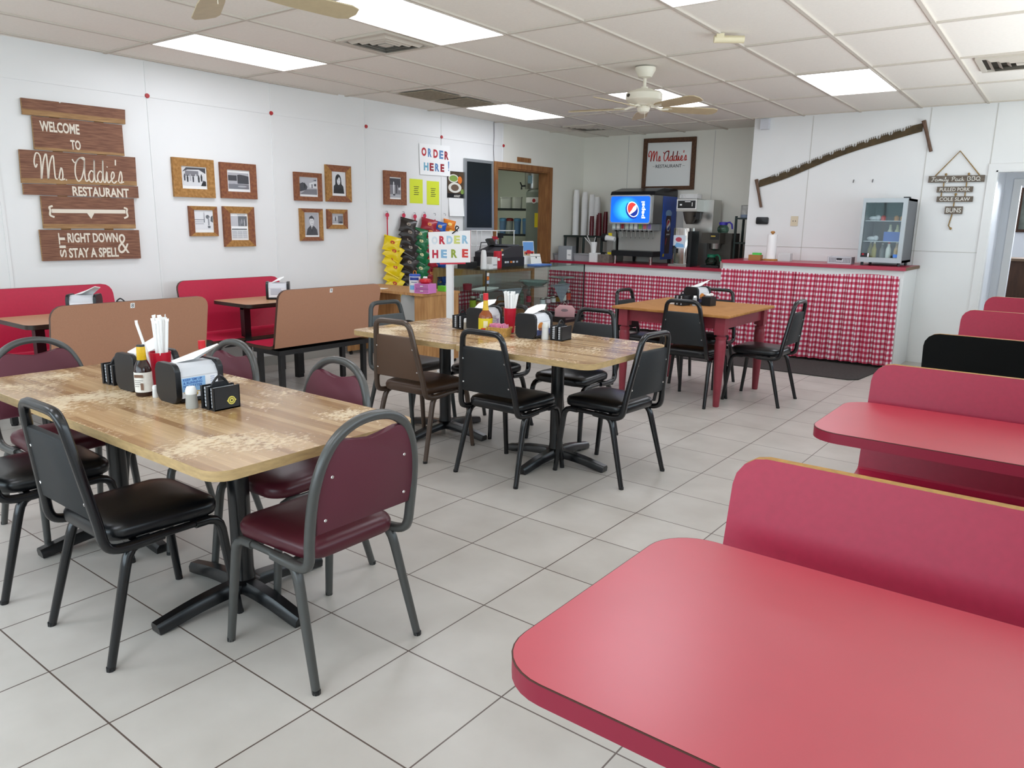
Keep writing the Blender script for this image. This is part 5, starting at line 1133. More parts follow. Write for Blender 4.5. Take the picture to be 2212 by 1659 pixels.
t = thing('counter_rack', 'black plastic rack on the drinks counter holding stacked cups', 'rack', (-6.06, 9.78, ZL)); f = G(); f.box(-.31, -.19, .335, .36, .19, .362); f.build('top_shelf', mat('rack_green_black', '#1c2723', rough=.5), t, smooth=0)
for x in (-.29, .03, .34):
    for y in (-.17, .17): f = G(); f.cyl((x, y, 0), .018, .335, 10); f.build('post', mat('rack_green_black', '#1c2723'), t)
GRYT = mat('grey_tub', '#a5a6a8', rough=.5)
def tub(x, y, w_, d, h, l_, name='bus_tub', cat='tub', m_=GRYT, gr='grey tubs on the drinks counter'):
    t2 = thing(name, l_, cat, (x, y, ZL), 0, gr); f = G()
    f.prism([(p[0] * .86, p[1] * .86) for p in rrect(w_, d, .03)], 0, .006)
    A_, B_ = rrect(w_ * .86, d * .86, .03), rrect(w_, d, .03)
    for k in range(len(A_)):
        j = (k + 1) % len(A_); f.face([(*A_[k], 0), (*A_[j], 0), (*B_[j], h), (*B_[k], h)])
    f.build('basin', m_, t2, smooth=40); f = G(); f.ring(rrect(w_ + .02, d + .02, .035), rrect(w_ - .005, d - .005, .028), h - .004, h + .006); f.build('rim', m_, t2, smooth=40)
tub(-6.28, 9.42, .18, .22, .095, 'small grey tub at the left end of the drinks counter')
tub(-5.90, 9.47, .34, .22, .10, 'wide grey tub on the drinks counter behind the clear bin')
t = thing('clear_bin', 'square cloudy plastic bin with a white label on the drinks counter', 'bin', (-6.15, 9.36, ZL), R(12)); f = G(); f.ring(rrect(.22, .17, .01), rrect(.212, .162, .008), 0, .21); f.prism(rrect(.215, .165, .01), 0, .004); f.build('bin', mat('cloudy_clear', '#b9bcc0', rough=.35, trans=.45), t, smooth=0); f = G(); f.box(.03, -.0865, .02, .10, -.0855, .16); f.m(1).text('TIPS', .045, .016, XZ @ T(.065, .085), .087, .01); f.build('paper_label', [PAPER, INK], t, smooth=0)
t = thing('straw_cup', 'white cup holding loose white straws beside the drinks machine', 'cup', (-5.70, 9.36, ZL + .13)); f = G(); f.lathe([(0, 0), (.036, 0), (.05, .15), (.047, .15), (.033, .004)], 18); f.build('cup', WHITE, t)
f = G(); f.cbox(0, 0, .065, .13, .10, .13, .003); item('white_box', 'white box under the cup of loose straws', 'box', f, WHITE, (-5.68, 9.37, ZL), 0, None, 0)
for i, (dx, dz) in enumerate(((-.11, .09), (-.15, .06), (.03, .07))):
    f = G(); f.tube([(0, 0, .03), (dx * .5 if dx < 0 else .01, -.005, .14), (dx, -.01, .15 + dz)], .005, 6); item('straw', 'loose white straw leaning out of the white cup by the drinks machine', 'straw', f, WHITE, (-5.70, 9.36, ZL + .13), 0, 'loose straws in the white cup')
f = G(); f.cbox(0, 0, .055, .20, .16, .11, .004); item('wood_grain_box', 'low patterned box under the lower cup holder by the drinks machine', 'box', f, mat('grey_brown_box', '#6f655e', rough=.6, var=.3, scale=30), (-5.53, 9.42, ZL), 0, None, 0)
# coffee and tea brewers
t = thing('tea_brewer', 'tall steel tea brewer with a black control panel right of the drinks machine', 'brewer', (-4.36, 9.52, ZL))
f = G(); f.box(-.16, .22, .0, .26, .48, .87); f.box(-.17, .0, .715, .12, .30, .875, .004); f.build('body', STEEL, t, smooth=0)
f = G(); f.box(-.165, -.006, .745, .115, .0, .865); f.m(1).box(-.15, -.008, .755, .10, -.006, .855); f.m(2).box(-.05, -.0095, .835, .03, -.008, .845); f.box(.05, -.0095, .78, .06, -.008, .83); f.box(-.12, -.0095, .79, -.09, -.008, .81); f.build('control_panel', [WHITE, BLACK, PAPER], t, smooth=0)
f = G(); f.lathe([(.045, .55), (.07, .60), (.095, .71), (0, .71)], 18, (-.02, .11, 0)); f.build('brew_funnel', mat('funnel_brown', '#4d463f', rough=.4), t); f = G(); f.box(.10, .02, .61, .16, .06, .70, .006); f.tube([(.06, .06, .66), (.12, .04, .66)], .014, 8); f.build('funnel_handle', BLACK, t)
t = thing('tea_dispenser', 'shiny steel tea dispenser with label under the tea brewer', 'dispenser', (-4.36, 9.44, ZL)); f = G(); f.prism(rrect(.24, .22, .06), .03, .50, bev=.006); f.build('tank', mat('bright_steel', '#c9c8c6', rough=.15, metal=1.0), t); f = G(); f.box(-.14, -.14, 0, .12, .12, .03); f.build('base', STEEL, t, smooth=0); f = G(); f.box(.121, -.11, .0, .16, .12, .46, .004); f.build('side_cover', BLACK, t, smooth=0)
f = G(); f.flat(rrect(.17, .17, .01), .1105, XZ @ T(-.01, .32)); f.m(1).flat(circ(.045, 14, -.02, .35, .03), .111, XZ); f.m(2).flat([(-.08, .25), (.06, .25), (.05, .29), (-.05, .31)], .1108, XZ); f.build('front_label', [mat('label_pale', '#cfd6e0', rough=.3), mat('label_rose', '#c04a5a', rough=.4), mat('label_sky', '#7fb4e0')], t, smooth=0); f = G(); f.tube([(-.06, -.11, .24), (-.06, -.16, .23), (-.06, -.16, .17)], .016, 8); f.box(-.075, -.17, .23, -.045, -.15, .27, .004); f.build('tap', BLACK, t)
t = thing('coffee_maker', 'black coffee maker with a glass pot right of the steel tea dispenser', 'coffee maker', (-3.925, 9.42, ZL))
f = G(); f.box(-.16, .15, 0, .17, .42, .44, .006); f.box(-.17, -.02, .31, .08, .25, .445, .006); f.build('body', mat('coffee_brown', '#3a362f', rough=.4), t); f = G(); f.box(-.16, -.03, 0, .09, .25, .03, .004); f.build('warming_base', BLACK, t); f = G(); f.box(-.05, -.024, .36, .07, -.02, .44); f.m(1).box(-.04, -.026, .395, .02, -.024, .41); f.build('badge_panel', [BLACK, mat('badge_gold', '#b89a3c', rough=.4)], t, smooth=0); f = G(); f.lathe([(.03, .22), (.065, .24), (.075, .31), (0, .31)], 18, (-.03, .10, 0)); f.build('filter_basket', STEEL, t)
def pot(x, y, z, hm, l_):
    t2 = thing('coffee_pot', l_, 'coffee pot', (x, y, z), 0, 'glass coffee pots')
    f = G(); f.lathe([(0, 0), (.06, 0), (.075, .03), (.075, .06), (.045, .105), (.05, .125), (.047, .125), (.042, .105), (.071, .06), (.071, .03), (.057, .004), (0, .004)], 20); f.build('bowl', CLR, t2); f = G(); f.lathe([(.0505, .10), (.054, .10), (.056, .135), (.03, .14), (0, .14)], 18); f.build('collar', hm, t2); f = G(); f.tube([(.04, 0, .125), (.09, -.01, .135), (.12, -.015, .11), (.13, -.015, .05)], .011, 8); f.build('handle', hm, t2)
pot(-3.97, 9.47, ZL + .0305, mat('pot_green', '#12694c', rough=.4), 'glass coffee pot with green collar inside the coffee maker')
pot(-3.90, 9.62, ZL + .4455, mat('pot_purple', '#3a2f9c', rough=.4), 'glass coffee pot with purple handle on top of the coffee maker')
f = G()
for i in range(13): f.box(-.12 + i * .02, -.05, 0, -.112 + i * .02, -.046, .06)
f.box(-.125, -.05, 0, .13, -.045, .008); f.box(-.125, -.05, .055, .13, -.045, .065); f.box(-.125, -.05, 0, -.12, .08, .062); f.box(.125, -.05, 0, .13, .08, .062); f.box(-.125, .075, 0, .13, .08, .062); f.box(-.125, -.05, 0, .13, .08, .003)
item('white_basket', 'white slatted basket on top of the tea brewer', 'basket', f, WHITE, (-4.38, 9.60, ZL + .8755), 0, None, 0)
t = thing('corner_rack', 'dark green plastic rack at the right end of the drinks counter', 'rack', (-3.635, 9.72, ZL)); RKM = mat('rack_dark_green', '#1c2a26', rough=.5)
for z in (.33, .64): f = G(); f.box(-.10, -.14, z - .02, .09, .16, z); f.build('shelf', RKM, t, smooth=0)
for x, y in ((-.09, -.12), (.08, -.12), (-.09, .14), (.08, .14)): f = G(); f.cyl((x, y, 0), .017, .66, 10); f.build('post', RKM, t)
t = thing('tin_can', 'grey paint-like tin on top of the dark green rack', 'tin', (-3.645, 9.70, ZL + .6405)); f = G(); f.lathe([(0, 0), (.062, 0), (.062, .15), (.065, .155), (.05, .16), (0, .155)], 20); f.build('can', mat('tin_label', '#b4b3ae', rough=.45, var=.25, scale=25), t); f = G(); f.lathe([(.0625, 0), (.0625, .04)], 20); f.build('band', mat('tin_blue_grey', '#7f8ca0', rough=.4), t)
f = G(); f.lathe([(0, 0), (.04, 0), (.042, .06), (.038, .075), (0, .075)], 16); item('foam_bowl', 'white round tub under the dark green rack', 'tub', f, WHITE, (-3.64, 9.50, ZL))
f = G(); f.cbox(0, 0, .045, .08, .08, .09, .01); item('grey_carton', 'small grey carton right of the coffee maker', 'carton', f, mat('carton', '#a8a09a', rough=.7), (-3.76, 9.40, ZL))
# framed logo on the back wall
t = thing('logo_picture', 'square dark-framed restaurant logo picture on the back wall', 'picture', (-4.962, YB - .001, 2.30), R(0)); DKF = barn_mat('dark_frame', '#4a3020', '#64442c', (10, 10, 10))
f = G(); f.ring([(-.405, -.355), (.405, -.352), (.40, .352), (-.40, .362)], [(-.345, -.30), (.345, -.30), (.342, .29), (-.338, .302)], 0, .03, XZ); f.build('frame', DKF, t, smooth=0)
f = G(); f.flat([(-.35, -.305), (.35, -.305), (.347, .295), (-.343, .307)], .012, XZ); f.build('paper', mat('logo_paper', '#e8e9e6', rough=.25), t, smooth=0)
f = G(); script(f, 'Ms Addie\'s', -.285, .045, .56, .135, .0115, XZ, .0145); f.build('red_script', mat('logo_script_red', '#c8392f', rough=.6), t)
f = G(); f.text('RESTAURANT', .40, .046, XZ @ T(0, -.025), .0135, .01); f.flat([(-.245, -.028), (-.215, -.028), (-.215, -.024), (-.245, -.024)], .0135, XZ); f.flat([(.215, -.028), (.245, -.028), (.245, -.024), (.215, -.024)], .0135, XZ); f.build('lettering', mat('logo_grey', '#4a4a4c', rough=.6), t, smooth=0)

# ------------------------------------------------------------------ on the counter below the saw
ZR = 1.0705
t = thing('sponge_tray', 'small wooden tray with a green sponge at the left end of the saw-side counter', 'tray', (-3.19, 8.92, ZR)); f = G(); f.box(-.07, -.045, 0, .07, .045, .06, .003); f.build('tray', mat('amber_wood', '#a5703a', rough=.5), t); f = G(); f.box(-.03, -.035, .06, .06, .03, .085, .006); f.build('sponge', mat('sponge_green', '#58c65c', rough=.9), t)
t = thing('paper_towel_holder', 'upright roll of white paper towels on a wooden stand', 'paper towels', (-3.02, 8.95, ZR)); f = G(); f.lathe([(0, 0), (.09, 0), (.09, .012), (.08, .018), (0, .018)], 24); f.build('base', OAKT, t); f = G(); f.lathe([(0, .02), (.056, .02), (.056, .30), (.02, .30), (0, .30)], 24); f.build('roll', PAPER, t); f = G(); f.cyl((0, 0, .30), .012, .02, 10); f.ell((0, 0, .325), .026, .026, .016); f.build('finial', OAKT, t)
f = G(); f.ring(rrect(.145, .10, .008), rrect(.139, .094, .006), .01, .09); f.prism(rrect(.14, .095, .006), 0, .01)
for i in range(3): f.box(-.07, -.0515, .065 - i * .02, .07, -.05, .069 - i * .02)
item('white_bin', 'small clear white basket beside the paper towels', 'basket', f, mat('clear_white', '#dcdcda', rough=.3, alpha=.75), (-2.86, 8.97, ZR), 0, None, 0)
t = thing('perforated_basket', 'silver-grey perforated basket left of the small fridge', 'basket', (-2.235, 8.95, ZR)); f = G(); f.ring(rrect(.255, .16, .015), rrect(.247, .152, .012), .0, .075); f.prism(rrect(.25, .155, .012), 0, .003); f.build('basket', mat('silver_plastic', '#c6c7cb', rough=.35), t, smooth=0); f = G()
for r_ in range(4):
    for c in range(15):
        if r_ < 3 and 5 <= c <= 9 and r_ > 0: continue
        x = -.105 + c * .015; f.box(x, -.0812, .014 + r_ * .014, x + .008, -.0802, .022 + r_ * .014)
f.prism(rrect(.06, .02, .008), .0803, .082, XZ @ T(0, .05)); f.build('holes', INK, t, smooth=0)
t = thing('mini_fridge', 'small silver glass-door fridge on the right end of the counter', 'fridge', (-1.815, 8.77, ZR))
f = G(); w = .215
f.box(-w, .05, .035, -w + .02, .52, .70); f.box(w - .02, .05, .035, w, .52, .70); f.box(-w, .05, .035, w, .52, .06); f.box(-w, .05, .675, w, .52, .70); f.box(-w, .50, .035, w, .52, .70); f.build('cabinet', mat('fridge_grey', '#55585e', rough=.4), t, smooth=0)
f = G(); f.box(-w + .02, .49, .06, w - .02, .50, .675); f.box(-w + .02, .06, .06, -w + .023, .49, .675); f.box(w - .023, .06, .06, w - .02, .49, .675); f.box(-w + .02, .06, .06, w - .02, .49, .064); f.build('liner', mat('fridge_liner', '#63686a', rough=.4), t, smooth=0)
f = G(); f.ring([(-w, .035), (w, .035), (w, .70), (-w, .70)], [(-w + .028, .085), (w - .042, .085), (w - .042, .655), (-w + .028, .655)], -.0, .035, T(0, .045) @ XZ); dr = f.build('door', mat('fridge_silver', '#a9adaf', rough=.35, metal=.5), t, smooth=0)
f = G(); f.box(-w + .026, .028, .083, w - .04, .032, .657); f.build('pane', glass_thin('fridge_glass', '#f4f8f8', .0), dr, smooth=0)
f = G(); f.box(-w + .03, .022, .088, -w + .115, .026, .13); f.m(1).box(-w + .095, .0215, .09, -w + .11, .022, .128); f.m(2).box(-w + .04, .0215, .108, -w + .06, .022, .124); f.m(3).box(w - .085, .022, .09, w - .045, .026, .125); f.build('door_sticker', [INK, PAPER, mat('letter_red', '#b5232f'), mat('sticker_blue', '#4f86d8', rough=.5)], dr, smooth=0)
for z in (.25, .465): f = G(); f.box(-w + .022, .07, z, w - .024, .48, z + .005); f.build('wire_shelf', mat('shelf_wire', '#c6caca', rough=.3, metal=.5), t, smooth=0)
f = G(); f.box(w - .06, .08, .70, w - .0, .14, .715); f.build('hinge_cover', BLACK, t, smooth=0)
for x in (-.18, .18):
    for y in (.09, .47): f = G(); f.cyl((x, y, 0), .015, .035, 10); f.build('foot', BLACK, t)
def sq(x, y, z, bc, cc, l_, h=.185): bottle(l_, -1.815 + x, 8.77 + y, ZR + z, .027, h, mat('sq_' + bc[1:], bc, rough=.4), mat('sqc_' + cc[1:], cc, rough=.4), name='squeeze_bottle', cat='bottle', group='squeeze bottles in the small fridge', neck=.55, capr=.012)
sq(-.135, .20, .0645, '#a89a4a', '#e6e4da', 'olive squeeze bottle at the left of the lowest fridge shelf')
sq(-.085, .14, .0645, '#9a8a2c', '#ece9dd', 'mustard-green squeeze bottle, second on the lowest fridge shelf')
sq(-.02, .22, .0645, '#8d9494', '#b9bcbc', 'grey squeeze bottle in the middle of the lowest fridge shelf', .17)
sq(.06, .13, .0645, '#dfe2da', '#d44a3c', 'white squeeze bottle with red tip on the lowest fridge shelf')
sq(.135, .15, .0645, '#d6b78c', '#e6dccb', 'tan squeeze bottle at the right of the lowest fridge shelf')
f = G(); f.ring(rrect(.17, .12, .01), rrect(.16, .11, .008), 0, .10); f.prism(rrect(.165, .115, .01), 0, .004); item('blue_basket', 'blue basket on the middle fridge shelf', 'basket', f, mat('basket_blue', '#3f66b4', rough=.4), (-1.815 + .075, 8.77 + .20, ZR + .2555), 0, None, 0)
sq(.04, .20, .260, '#e0e2cc', '#d8dcb8', 'left white squeeze bottle in the blue fridge basket', .17); sq(.11, .20, .260, '#dfe4b8', '#cfd8a0', 'right pale green squeeze bottle in the blue fridge basket', .17)
for x, c, l_ in ((-.04, '#d0403c', 'red'), (.09, '#c98a3a', 'left orange'), (.15, '#cf9236', 'right orange')):
    f = G(); f.lathe([(0, 0), (.024, 0), (.026, .04), (.012, .055), (0, .055)], 14); item('sauce_cup', 'small %s tub on the top fridge shelf' % l_, 'tub', f, mat('tub' + c[1:], c, rough=.4), (-1.815 + x, 8.97, ZR + .4705), 0, 'tubs on the top fridge shelf')
for z, l_ in ((.255, 'middle'), (.47, 'top')): f = G(); f.ell((0, 0, .025), .05, .04, .025); f.ell((.04, 0, .03), .03, .03, .03); item('plastic_bag', 'crumpled clear bag at the left of the %s fridge shelf' % l_, 'bag', f, mat('crumpled_bag', '#c9cdd0', rough=.3), (-1.815 - .13, 8.95, ZR + z + .0005), 0, 'bags in the small fridge')
# ------------------------------------------------------------------ saw wall
RUST = mat('rusty_steel', '#4d3d24', rough=.7, var=.3, scale=14); HND = barn_mat('old_handle', '#5a4434', '#75594a', (20, 20, 4))
t = thing('crosscut_saw', 'long rusty two-handled saw with teeth up, hung slanting on the wall', 'saw', (-3.38, YS - .001, 1.95))
tp = spline([(-3.383, 2.008), (-3.172, 2.076), (-2.867, 2.18), (-2.579, 2.309), (-2.301, 2.404), (-2.032, 2.475), (-1.773, 2.535), (-1.64, 2.572)] if False else [(-3.383, 2.008, 0), (-3.172, 2.076, 0), (-2.867, 2.19, 0), (-2.579, 2.30, 0), (-2.301, 2.39, 0), (-2.032, 2.47, 0), (-1.773, 2.54, 0), (-1.63, 2.572, 0)], 12)
bt = spline([(-3.36, 1.93, 0), (-3.06, 2.022, 0), (-2.801, 2.125, 0), (-2.552, 2.225, 0), (-2.291, 2.312, 0), (-2.022, 2.385, 0), (-1.796, 2.445, 0), (-1.62, 2.489, 0)], 6)
up_ = []
def edge_z(x):
    for p, q in zip(tp, tp[1:]):
        if p.x <= x <= q.x: return p.y + (q.y - p.y) * (x - p.x) / (q.x - p.x)
    return tp[-1].y
for i in range(173):
    x = -3.37 + i * .010; z = edge_z(x); k = i % 12
    if i < 14 or i > 160: up_.append((x, z))
    elif k < 8: up_ += [(x - .004, z - .012), (x - .003, z + .010), (x + .002, z + .010), (x + .003, z - .012)] if k % 2 == 0 else [(x, z - .012)]
    elif k == 8: up_.append((x, z - .030))
    elif k == 9: up_ += [(x - .003, z - .030), (x - .002, z + .004), (x + .004, z + .004), (x + .005, z - .030)]
    elif k == 10: up_.append((x, z - .032))
    else: up_.append((x, z - .028))
poly = [(x + 3.38, z - 1.95) for x, z in up_] + [(p.x + 3.38, p.y - 1.95) for p in bt[::-1]]
f = G()
n1 = len(up_); bl_ = [(p.x, p.y) for p in bt]
def lerp_b(x):
    for a, b_ in zip(bl_, bl_[1:]):
        if a[0] <= x <= b_[0]: return a[1] + (b_[1] - a[1]) * (x - a[0]) / (b_[0] - a[0])
    return bl_[0][1] if x < bl_[0][0] else bl_[-1][1]
for z in (.010, .014):
    for a, b_ in zip(up_, up_[1:]):
        if b_[0] > a[0]: f.flat([(a[0] + 3.38, lerp_b(a[0]) - 1.95), (b_[0] + 3.38, lerp_b(b_[0]) - 1.95), (b_[0] + 3.38, b_[1] - 1.95), (a[0] + 3.38, a[1] - 1.95)], z, XZ)
for i in range(len(poly)):
    a, b_ = poly[i], poly[(i + 1) % len(poly)]; f.M = XZ; f.face([(*a, .010), (*b_, .010), (*b_, .014), (*a, .014)]); f.M = Matrix()
f.build('blade', RUST, t, smooth=0)
for a, b_ in (((-3.405, 2.02), (-3.318, 1.69)), ((-1.645, 2.59), (-1.54, 2.27))):
    f = G(); f.tube([(a[0] + 3.38, -.026, a[1] - 1.95), (a[0] * .5 + b_[0] * .5 + 3.38, -.026, (a[1] + b_[1]) / 2 - 1.95), (b_[0] + 3.38, -.026, b_[1] - 1.95)], [.022, .016, .017], 10); f.build('handle', HND, t)
f = G(); f.prism(rrect(.15, .085, .015), 0, .02, XZ, bev=.004); item('black_wall_box', 'small black box on the wall above the sponge tray', 'box', f, BLACK, (-3.295, YS - .001, 1.53))
t = thing('wall_outlet', 'beige power outlet on the saw wall above the paper towels', 'outlet', (-2.91, YS - .001, 1.53)); f = G(); f.prism(rrect(.085, .115, .006), 0, .006, XZ); f.build('plate', mat('outlet_beige', '#d9cbb0', rough=.5), t, smooth=0); f = G(); f.flat(circ(.006, 8, -.014, 0), .0066, XZ); f.flat(circ(.006, 8, .014, 0), .0066, XZ); f.build('sockets', INK, t, smooth=0)
f = G(); f.cbox(0, -.03, 0, .10, .06, .115, .006); item('white_sensor', 'small white box high on the wall at the corner by the ceiling', 'sensor', f, mat('sensor_white', '#d4d4da', rough=.5), (-3.35, YS - .001, 2.655))
for x, l_ in ((-2.288, 'left'), (-2.087, 'right')): f = G(); f.tube([(0, 0, .02), (0, -.012, .012), (0, -.02, -.012), (0, -.03, -.008)], .005, 6); item('wall_hook', 'tiny metal hook on the bare saw wall, %s of two' % l_, 'hook', f, HOOK, (x, YS - .001, 1.975), 0, 'hooks under the saw')
ROPE = mat('jute_rope', '#9a7d50', rough=.95, var=.3, scale=80); GBRD = barn_mat('grey_brown_board', '#5f554b', '#776a5d', (6, 6, 20)); CHK = mat('chalk_white', '#e4e2da', rough=.8)
t = thing('family_pack_sign', 'hanging sign of four small grey boards on rope beside the doorway', 'sign', (-1.27, YS - .001, 1.45))
def sgn(a, b_, c, d, body, bold=.0, scr=False):
    f = G(); f.prism([(a + 1.27, c - 1.45), (b_ + 1.27, c - 1.45), (b_ + 1.27, d - 1.45), (a + 1.27, d - 1.45)], .012, .026, XZ); bd = f.build('board', GBRD, t, smooth=0)
    f = G()
    if scr: script(f, body, a + 1.27 + .03, c - 1.45 + .014, (b_ - a) * .88, (d - c) * .62, .0055, XZ, .0275)
    else: f.text(body, (b_ - a) * .84, (d - c) * .62, XZ @ T((a + b_) / 2 + 1.27, (c + d) / 2 - 1.45), .0268, bold)
    f.build('lettering', CHK, bd, smooth=0)
sgn(-1.53, -1.012, 1.948, 2.016, 'Family Pack BBQ', scr=True); sgn(-1.437, -1.104, 1.846, 1.904, 'PULLED PORK', .01); sgn(-1.427, -1.092, 1.746, 1.804, 'COLE SLAW', .01); sgn(-1.337, -1.172, 1.622, 1.70, 'BUNS', .01)
f = G()
for pts in ([(-1.471, 2.016), (-1.268, 2.265), (-1.063, 2.016)], [(-1.38, 1.95), (-1.38, 1.90)], [(-1.17, 1.95), (-1.17, 1.90)], [(-1.39, 1.846), (-1.39, 1.80)], [(-1.17, 1.846), (-1.17, 1.80)], [(-1.258, 1.82), (-1.262, 1.70)], [(-1.265, 1.622), (-1.285, 1.50), (-1.265, 1.475)]):
    f = G(); f.tube([(x + 1.27, -.016, z - 1.45) for x, z in pts], .006, 6); f.build('rope', ROPE, t)
for x, z in ((-1.37, 2.03), (-1.16, 2.03), (-1.255, 1.825), (-1.26, 1.47)): f = G(); f.ell((x + 1.27, -.018, z - 1.45), .012, .01, .014, 8, 6); f.build('knot', ROPE, t)
# the room past the doorway
t = thing('brown_cabinet', 'dark brown cabinet in the room past the doorway', 'cabinet', (-.2, 11.3, 0)); DKB = barn_mat('dark_brown_wood', '#3a2418', '#4d3120', (8, 8, 1)); f = G(); f.box(-.75, -.25, 0, .75, .25, 1.10); f.build('body', DKB, t, smooth=0); f = G(); f.box(-.78, -.28, 1.10, .78, .28, 1.13); f.build('top', mat('top_brown', '#6b5440', rough=.5), t, smooth=0)
t = thing('wall_picture', 'framed picture on the wall of the room past the doorway', 'picture', (-.72, 13.19, 1.75)); f = G(); f.ring(rrect(.5, .62, .01), rrect(.42, .54, .01), 0, .03, XZ); f.build('frame', DKB, t, smooth=0); f = G(); f.flat(rrect(.44, .56, .01), .01, XZ); f.build('picture', mat('grey_green_picture', '#6e756c', rough=.5, var=.4, scale=6), t, smooth=0)
t = thing('ceiling_light', 'lit ceiling panel in the kitchen beyond the pass-through', 'light', (-8.1, 9.0, CEIL), 0, 'fluorescent ceiling panels'); f = G(); f.flat(rrect(.58, 1.188, .004)[::-1], .001); f.build('diffuser', mat('kitchen_diffuser', '#f4f8ee', emit=PANEL * .8), t, smooth=0)

# ------------------------------------------------------------------ on the tables
HBLK = mat('holder_black', '#17181b', rough=.35); HGRY = mat('holder_grey', '#6f7074', rough=.35)
def napkin_holder(label, x, y, z, rz, card, cm, fold=0, w=.15, d=.20, h=.155):
    t = thing('napkin_holder', label, 'napkin holder', (x, y, z), R(rz), 'black napkin holders')
    end = rrect(w, h, .03, 5, 0, h / 2)
    f = G(); f.prism(end, -d / 2, -d / 2 + .022, XZ @ Matrix.Scale(-1, 4, (0, 0, 1)), bev=.004); f.prism(end, d / 2 - .022, d / 2, XZ @ Matrix.Scale(-1, 4, (0, 0, 1)), bev=.004)
    f.box(-w / 2 + .006, -d / 2 + .02, .006, w / 2 - .006, d / 2 - .02, .02); f.build('end_caps', HBLK, t, smooth=20)
    f = G(); arc = [(-w / 2 + .004, .02), (w / 2 - .004, .02), (w / 2 - .004, .105), (w / 2 - .02, .135), (.03, .149), (-.03, .149), (-w / 2 + .02, .135), (-w / 2 + .004, .105)]
    f.prism(arc, -d / 2 + .02, d / 2 - .02, XZ @ Matrix.Scale(-1, 4, (0, 0, 1))); f.build('body', mat('holder_white', '#cfd0d4', rough=.35), t, smooth=0)
    for s in (1, -1):
        f = G(); f.M = T(0, 0, 0, 0 if s > 0 else PI) @ YZ
        f.m(0).flat([(-d / 2 + .024, .02), (d / 2 - .024, .02), (d / 2 - .024, .10), (-d / 2 + .024, .10)], w / 2 - .003)
        if s > 0: cm(f, d - .05, w / 2 - .0025)
        f.build('advert_card', card, t, smooth=0)
    f = G()
    sh = {0: [(-.05, -.045, .150), (-.03, .05, .150), (.02, .12, .205), (.055, .095, .215), (.03, 0, .165), (-.005, -.06, .152)], 1: [(-.06, -.05, .15), (-.05, .03, .185), (-.045, .06, .20), (.05, .06, .20), (.05, .02, .175), (.04, -.05, .15)], 2: [(-.04, -.06, .15), (-.05, .0, .175), (-.03, .07, .195), (.02, .10, .20), (.05, .04, .185), (.02, -.05, .155)]}[fold]
    a = [f.bm.verts.new(p) for p in sh]; c = f.bm.verts.new(V([sum(p[i] for p in sh) / 6 for i in range(3)]) + V((0, 0, .012)))
    b_ = [f.bm.verts.new((p[0] + .003, p[1], p[2] - .004)) for p in sh]; c2 = f.bm.verts.new(c.co - V((0, 0, .004)))
    for i in range(6):
        j = (i + 1) % 6; f.bm.faces.new([a[i], a[j], c]); f.bm.faces.new([b_[j], b_[i], c2]); f.bm.faces.new([a[j], a[i], b_[i], b_[j]])
    f.build('napkin', PAPER, t, smooth=70)
    return t
def card_blue(f, L_, z):
    f.m(1).flat([(-L_ / 2, .045), (L_ * .15, .045), (L_ * .15, .098), (-L_ / 2, .098)], z)
    for i, b_ in enumerate(("KEEP 'EM UP", '& RUNNING', 'NO MATTER', 'WHAT')): f.m(2).text(b_, L_ * (.52 if i < 3 else .3), .0095, T(-L_ * .2 if i < 3 else -L_ * .3, .091 - i * .0125), z + .0004, .02)
    f.m(3).flat(circ(.020, 14, -L_ * .2, .033, .009), z + .0002); f.m(3).flat([(-L_ * .46, .040), (L_ * .05, .040), (L_ * .05, .043), (-L_ * .46, .043)], z + .0003)
    for i in range(4): f.m(2).flat([(L_ * .3, .09 - i * .008), (L_ * .42, .09 - i * .008), (L_ * .42, .0915 - i * .008), (L_ * .3, .0915 - i * .008)], z + .0003)
def card_plain(f, L_, z):
    for i in range(5): f.m(1).flat([(-L_ * .4, .09 - i * .011), (L_ * (.2 + .05 * (i % 3)), .09 - i * .011), (L_ * (.2 + .05 * (i % 3)), .095 - i * .011), (-L_ * .4, .095 - i * .011)], z)
    f.m(2).flat([(L_ * .25, .03), (L_ * .42, .03), (L_ * .42, .08), (L_ * .25, .08)], z)
def card_orange(f, L_, z):
    f.m(1).flat([(-L_ / 2, .02), (L_ / 2, .02), (L_ / 2, .055), (-L_ / 2, .055)], z); f.m(2).flat(circ(.035, 16, -L_ * .2, .075, .026), z + .0002); f.m(3).flat(circ(.02, 12, L_ * .05, .07, .018), z + .0003); f.m(1).text('FUN', .035, .012, T(-L_ * .25, .06), z + .0005, .03); f.m(1).text('TRUCK', .045, .012, T(-L_ * .22, .046), z + .0005, .03)
def card_cows(f, L_, z):
    f.m(1).flat([(-L_ / 2, .02), (L_ / 2, .02), (L_ / 2, .045), (-L_ / 2, .05)], z)
    for x, y, mi in ((-.05, .06, 2), (-.02, .072, 2), (.01, .062, 3), (.04, .068, 2), (.055, .055, 3)): f.m(mi).flat(circ(.016, 10, x, y, .010), z + .0003)
C0 = mat('card_white', '#e9ebf0', rough=.4)
CB = [C0, mat('card_light_blue', '#8fbbe6', rough=.4), mat('card_ink_blue', '#2c5aa8', rough=.4), mat('card_gold', '#c7a548', rough=.4)]
CPn = [C0, mat('card_grey_print', '#8f93a6', rough=.4), mat('card_violet', '#b7a2c4', rough=.4)]
CO_ = [C0, mat('card_navy', '#3e4a78', rough=.4), mat('card_orange', '#d98a3a', rough=.4), mat('card_brown', '#7a4a32', rough=.4)]
CW_ = [C0, mat('card_field', '#4f8a4c', rough=.4), mat('card_red_cow', '#a8383a', rough=.4), mat('card_dark', '#3c3436', rough=.4)]
ZT = .7505
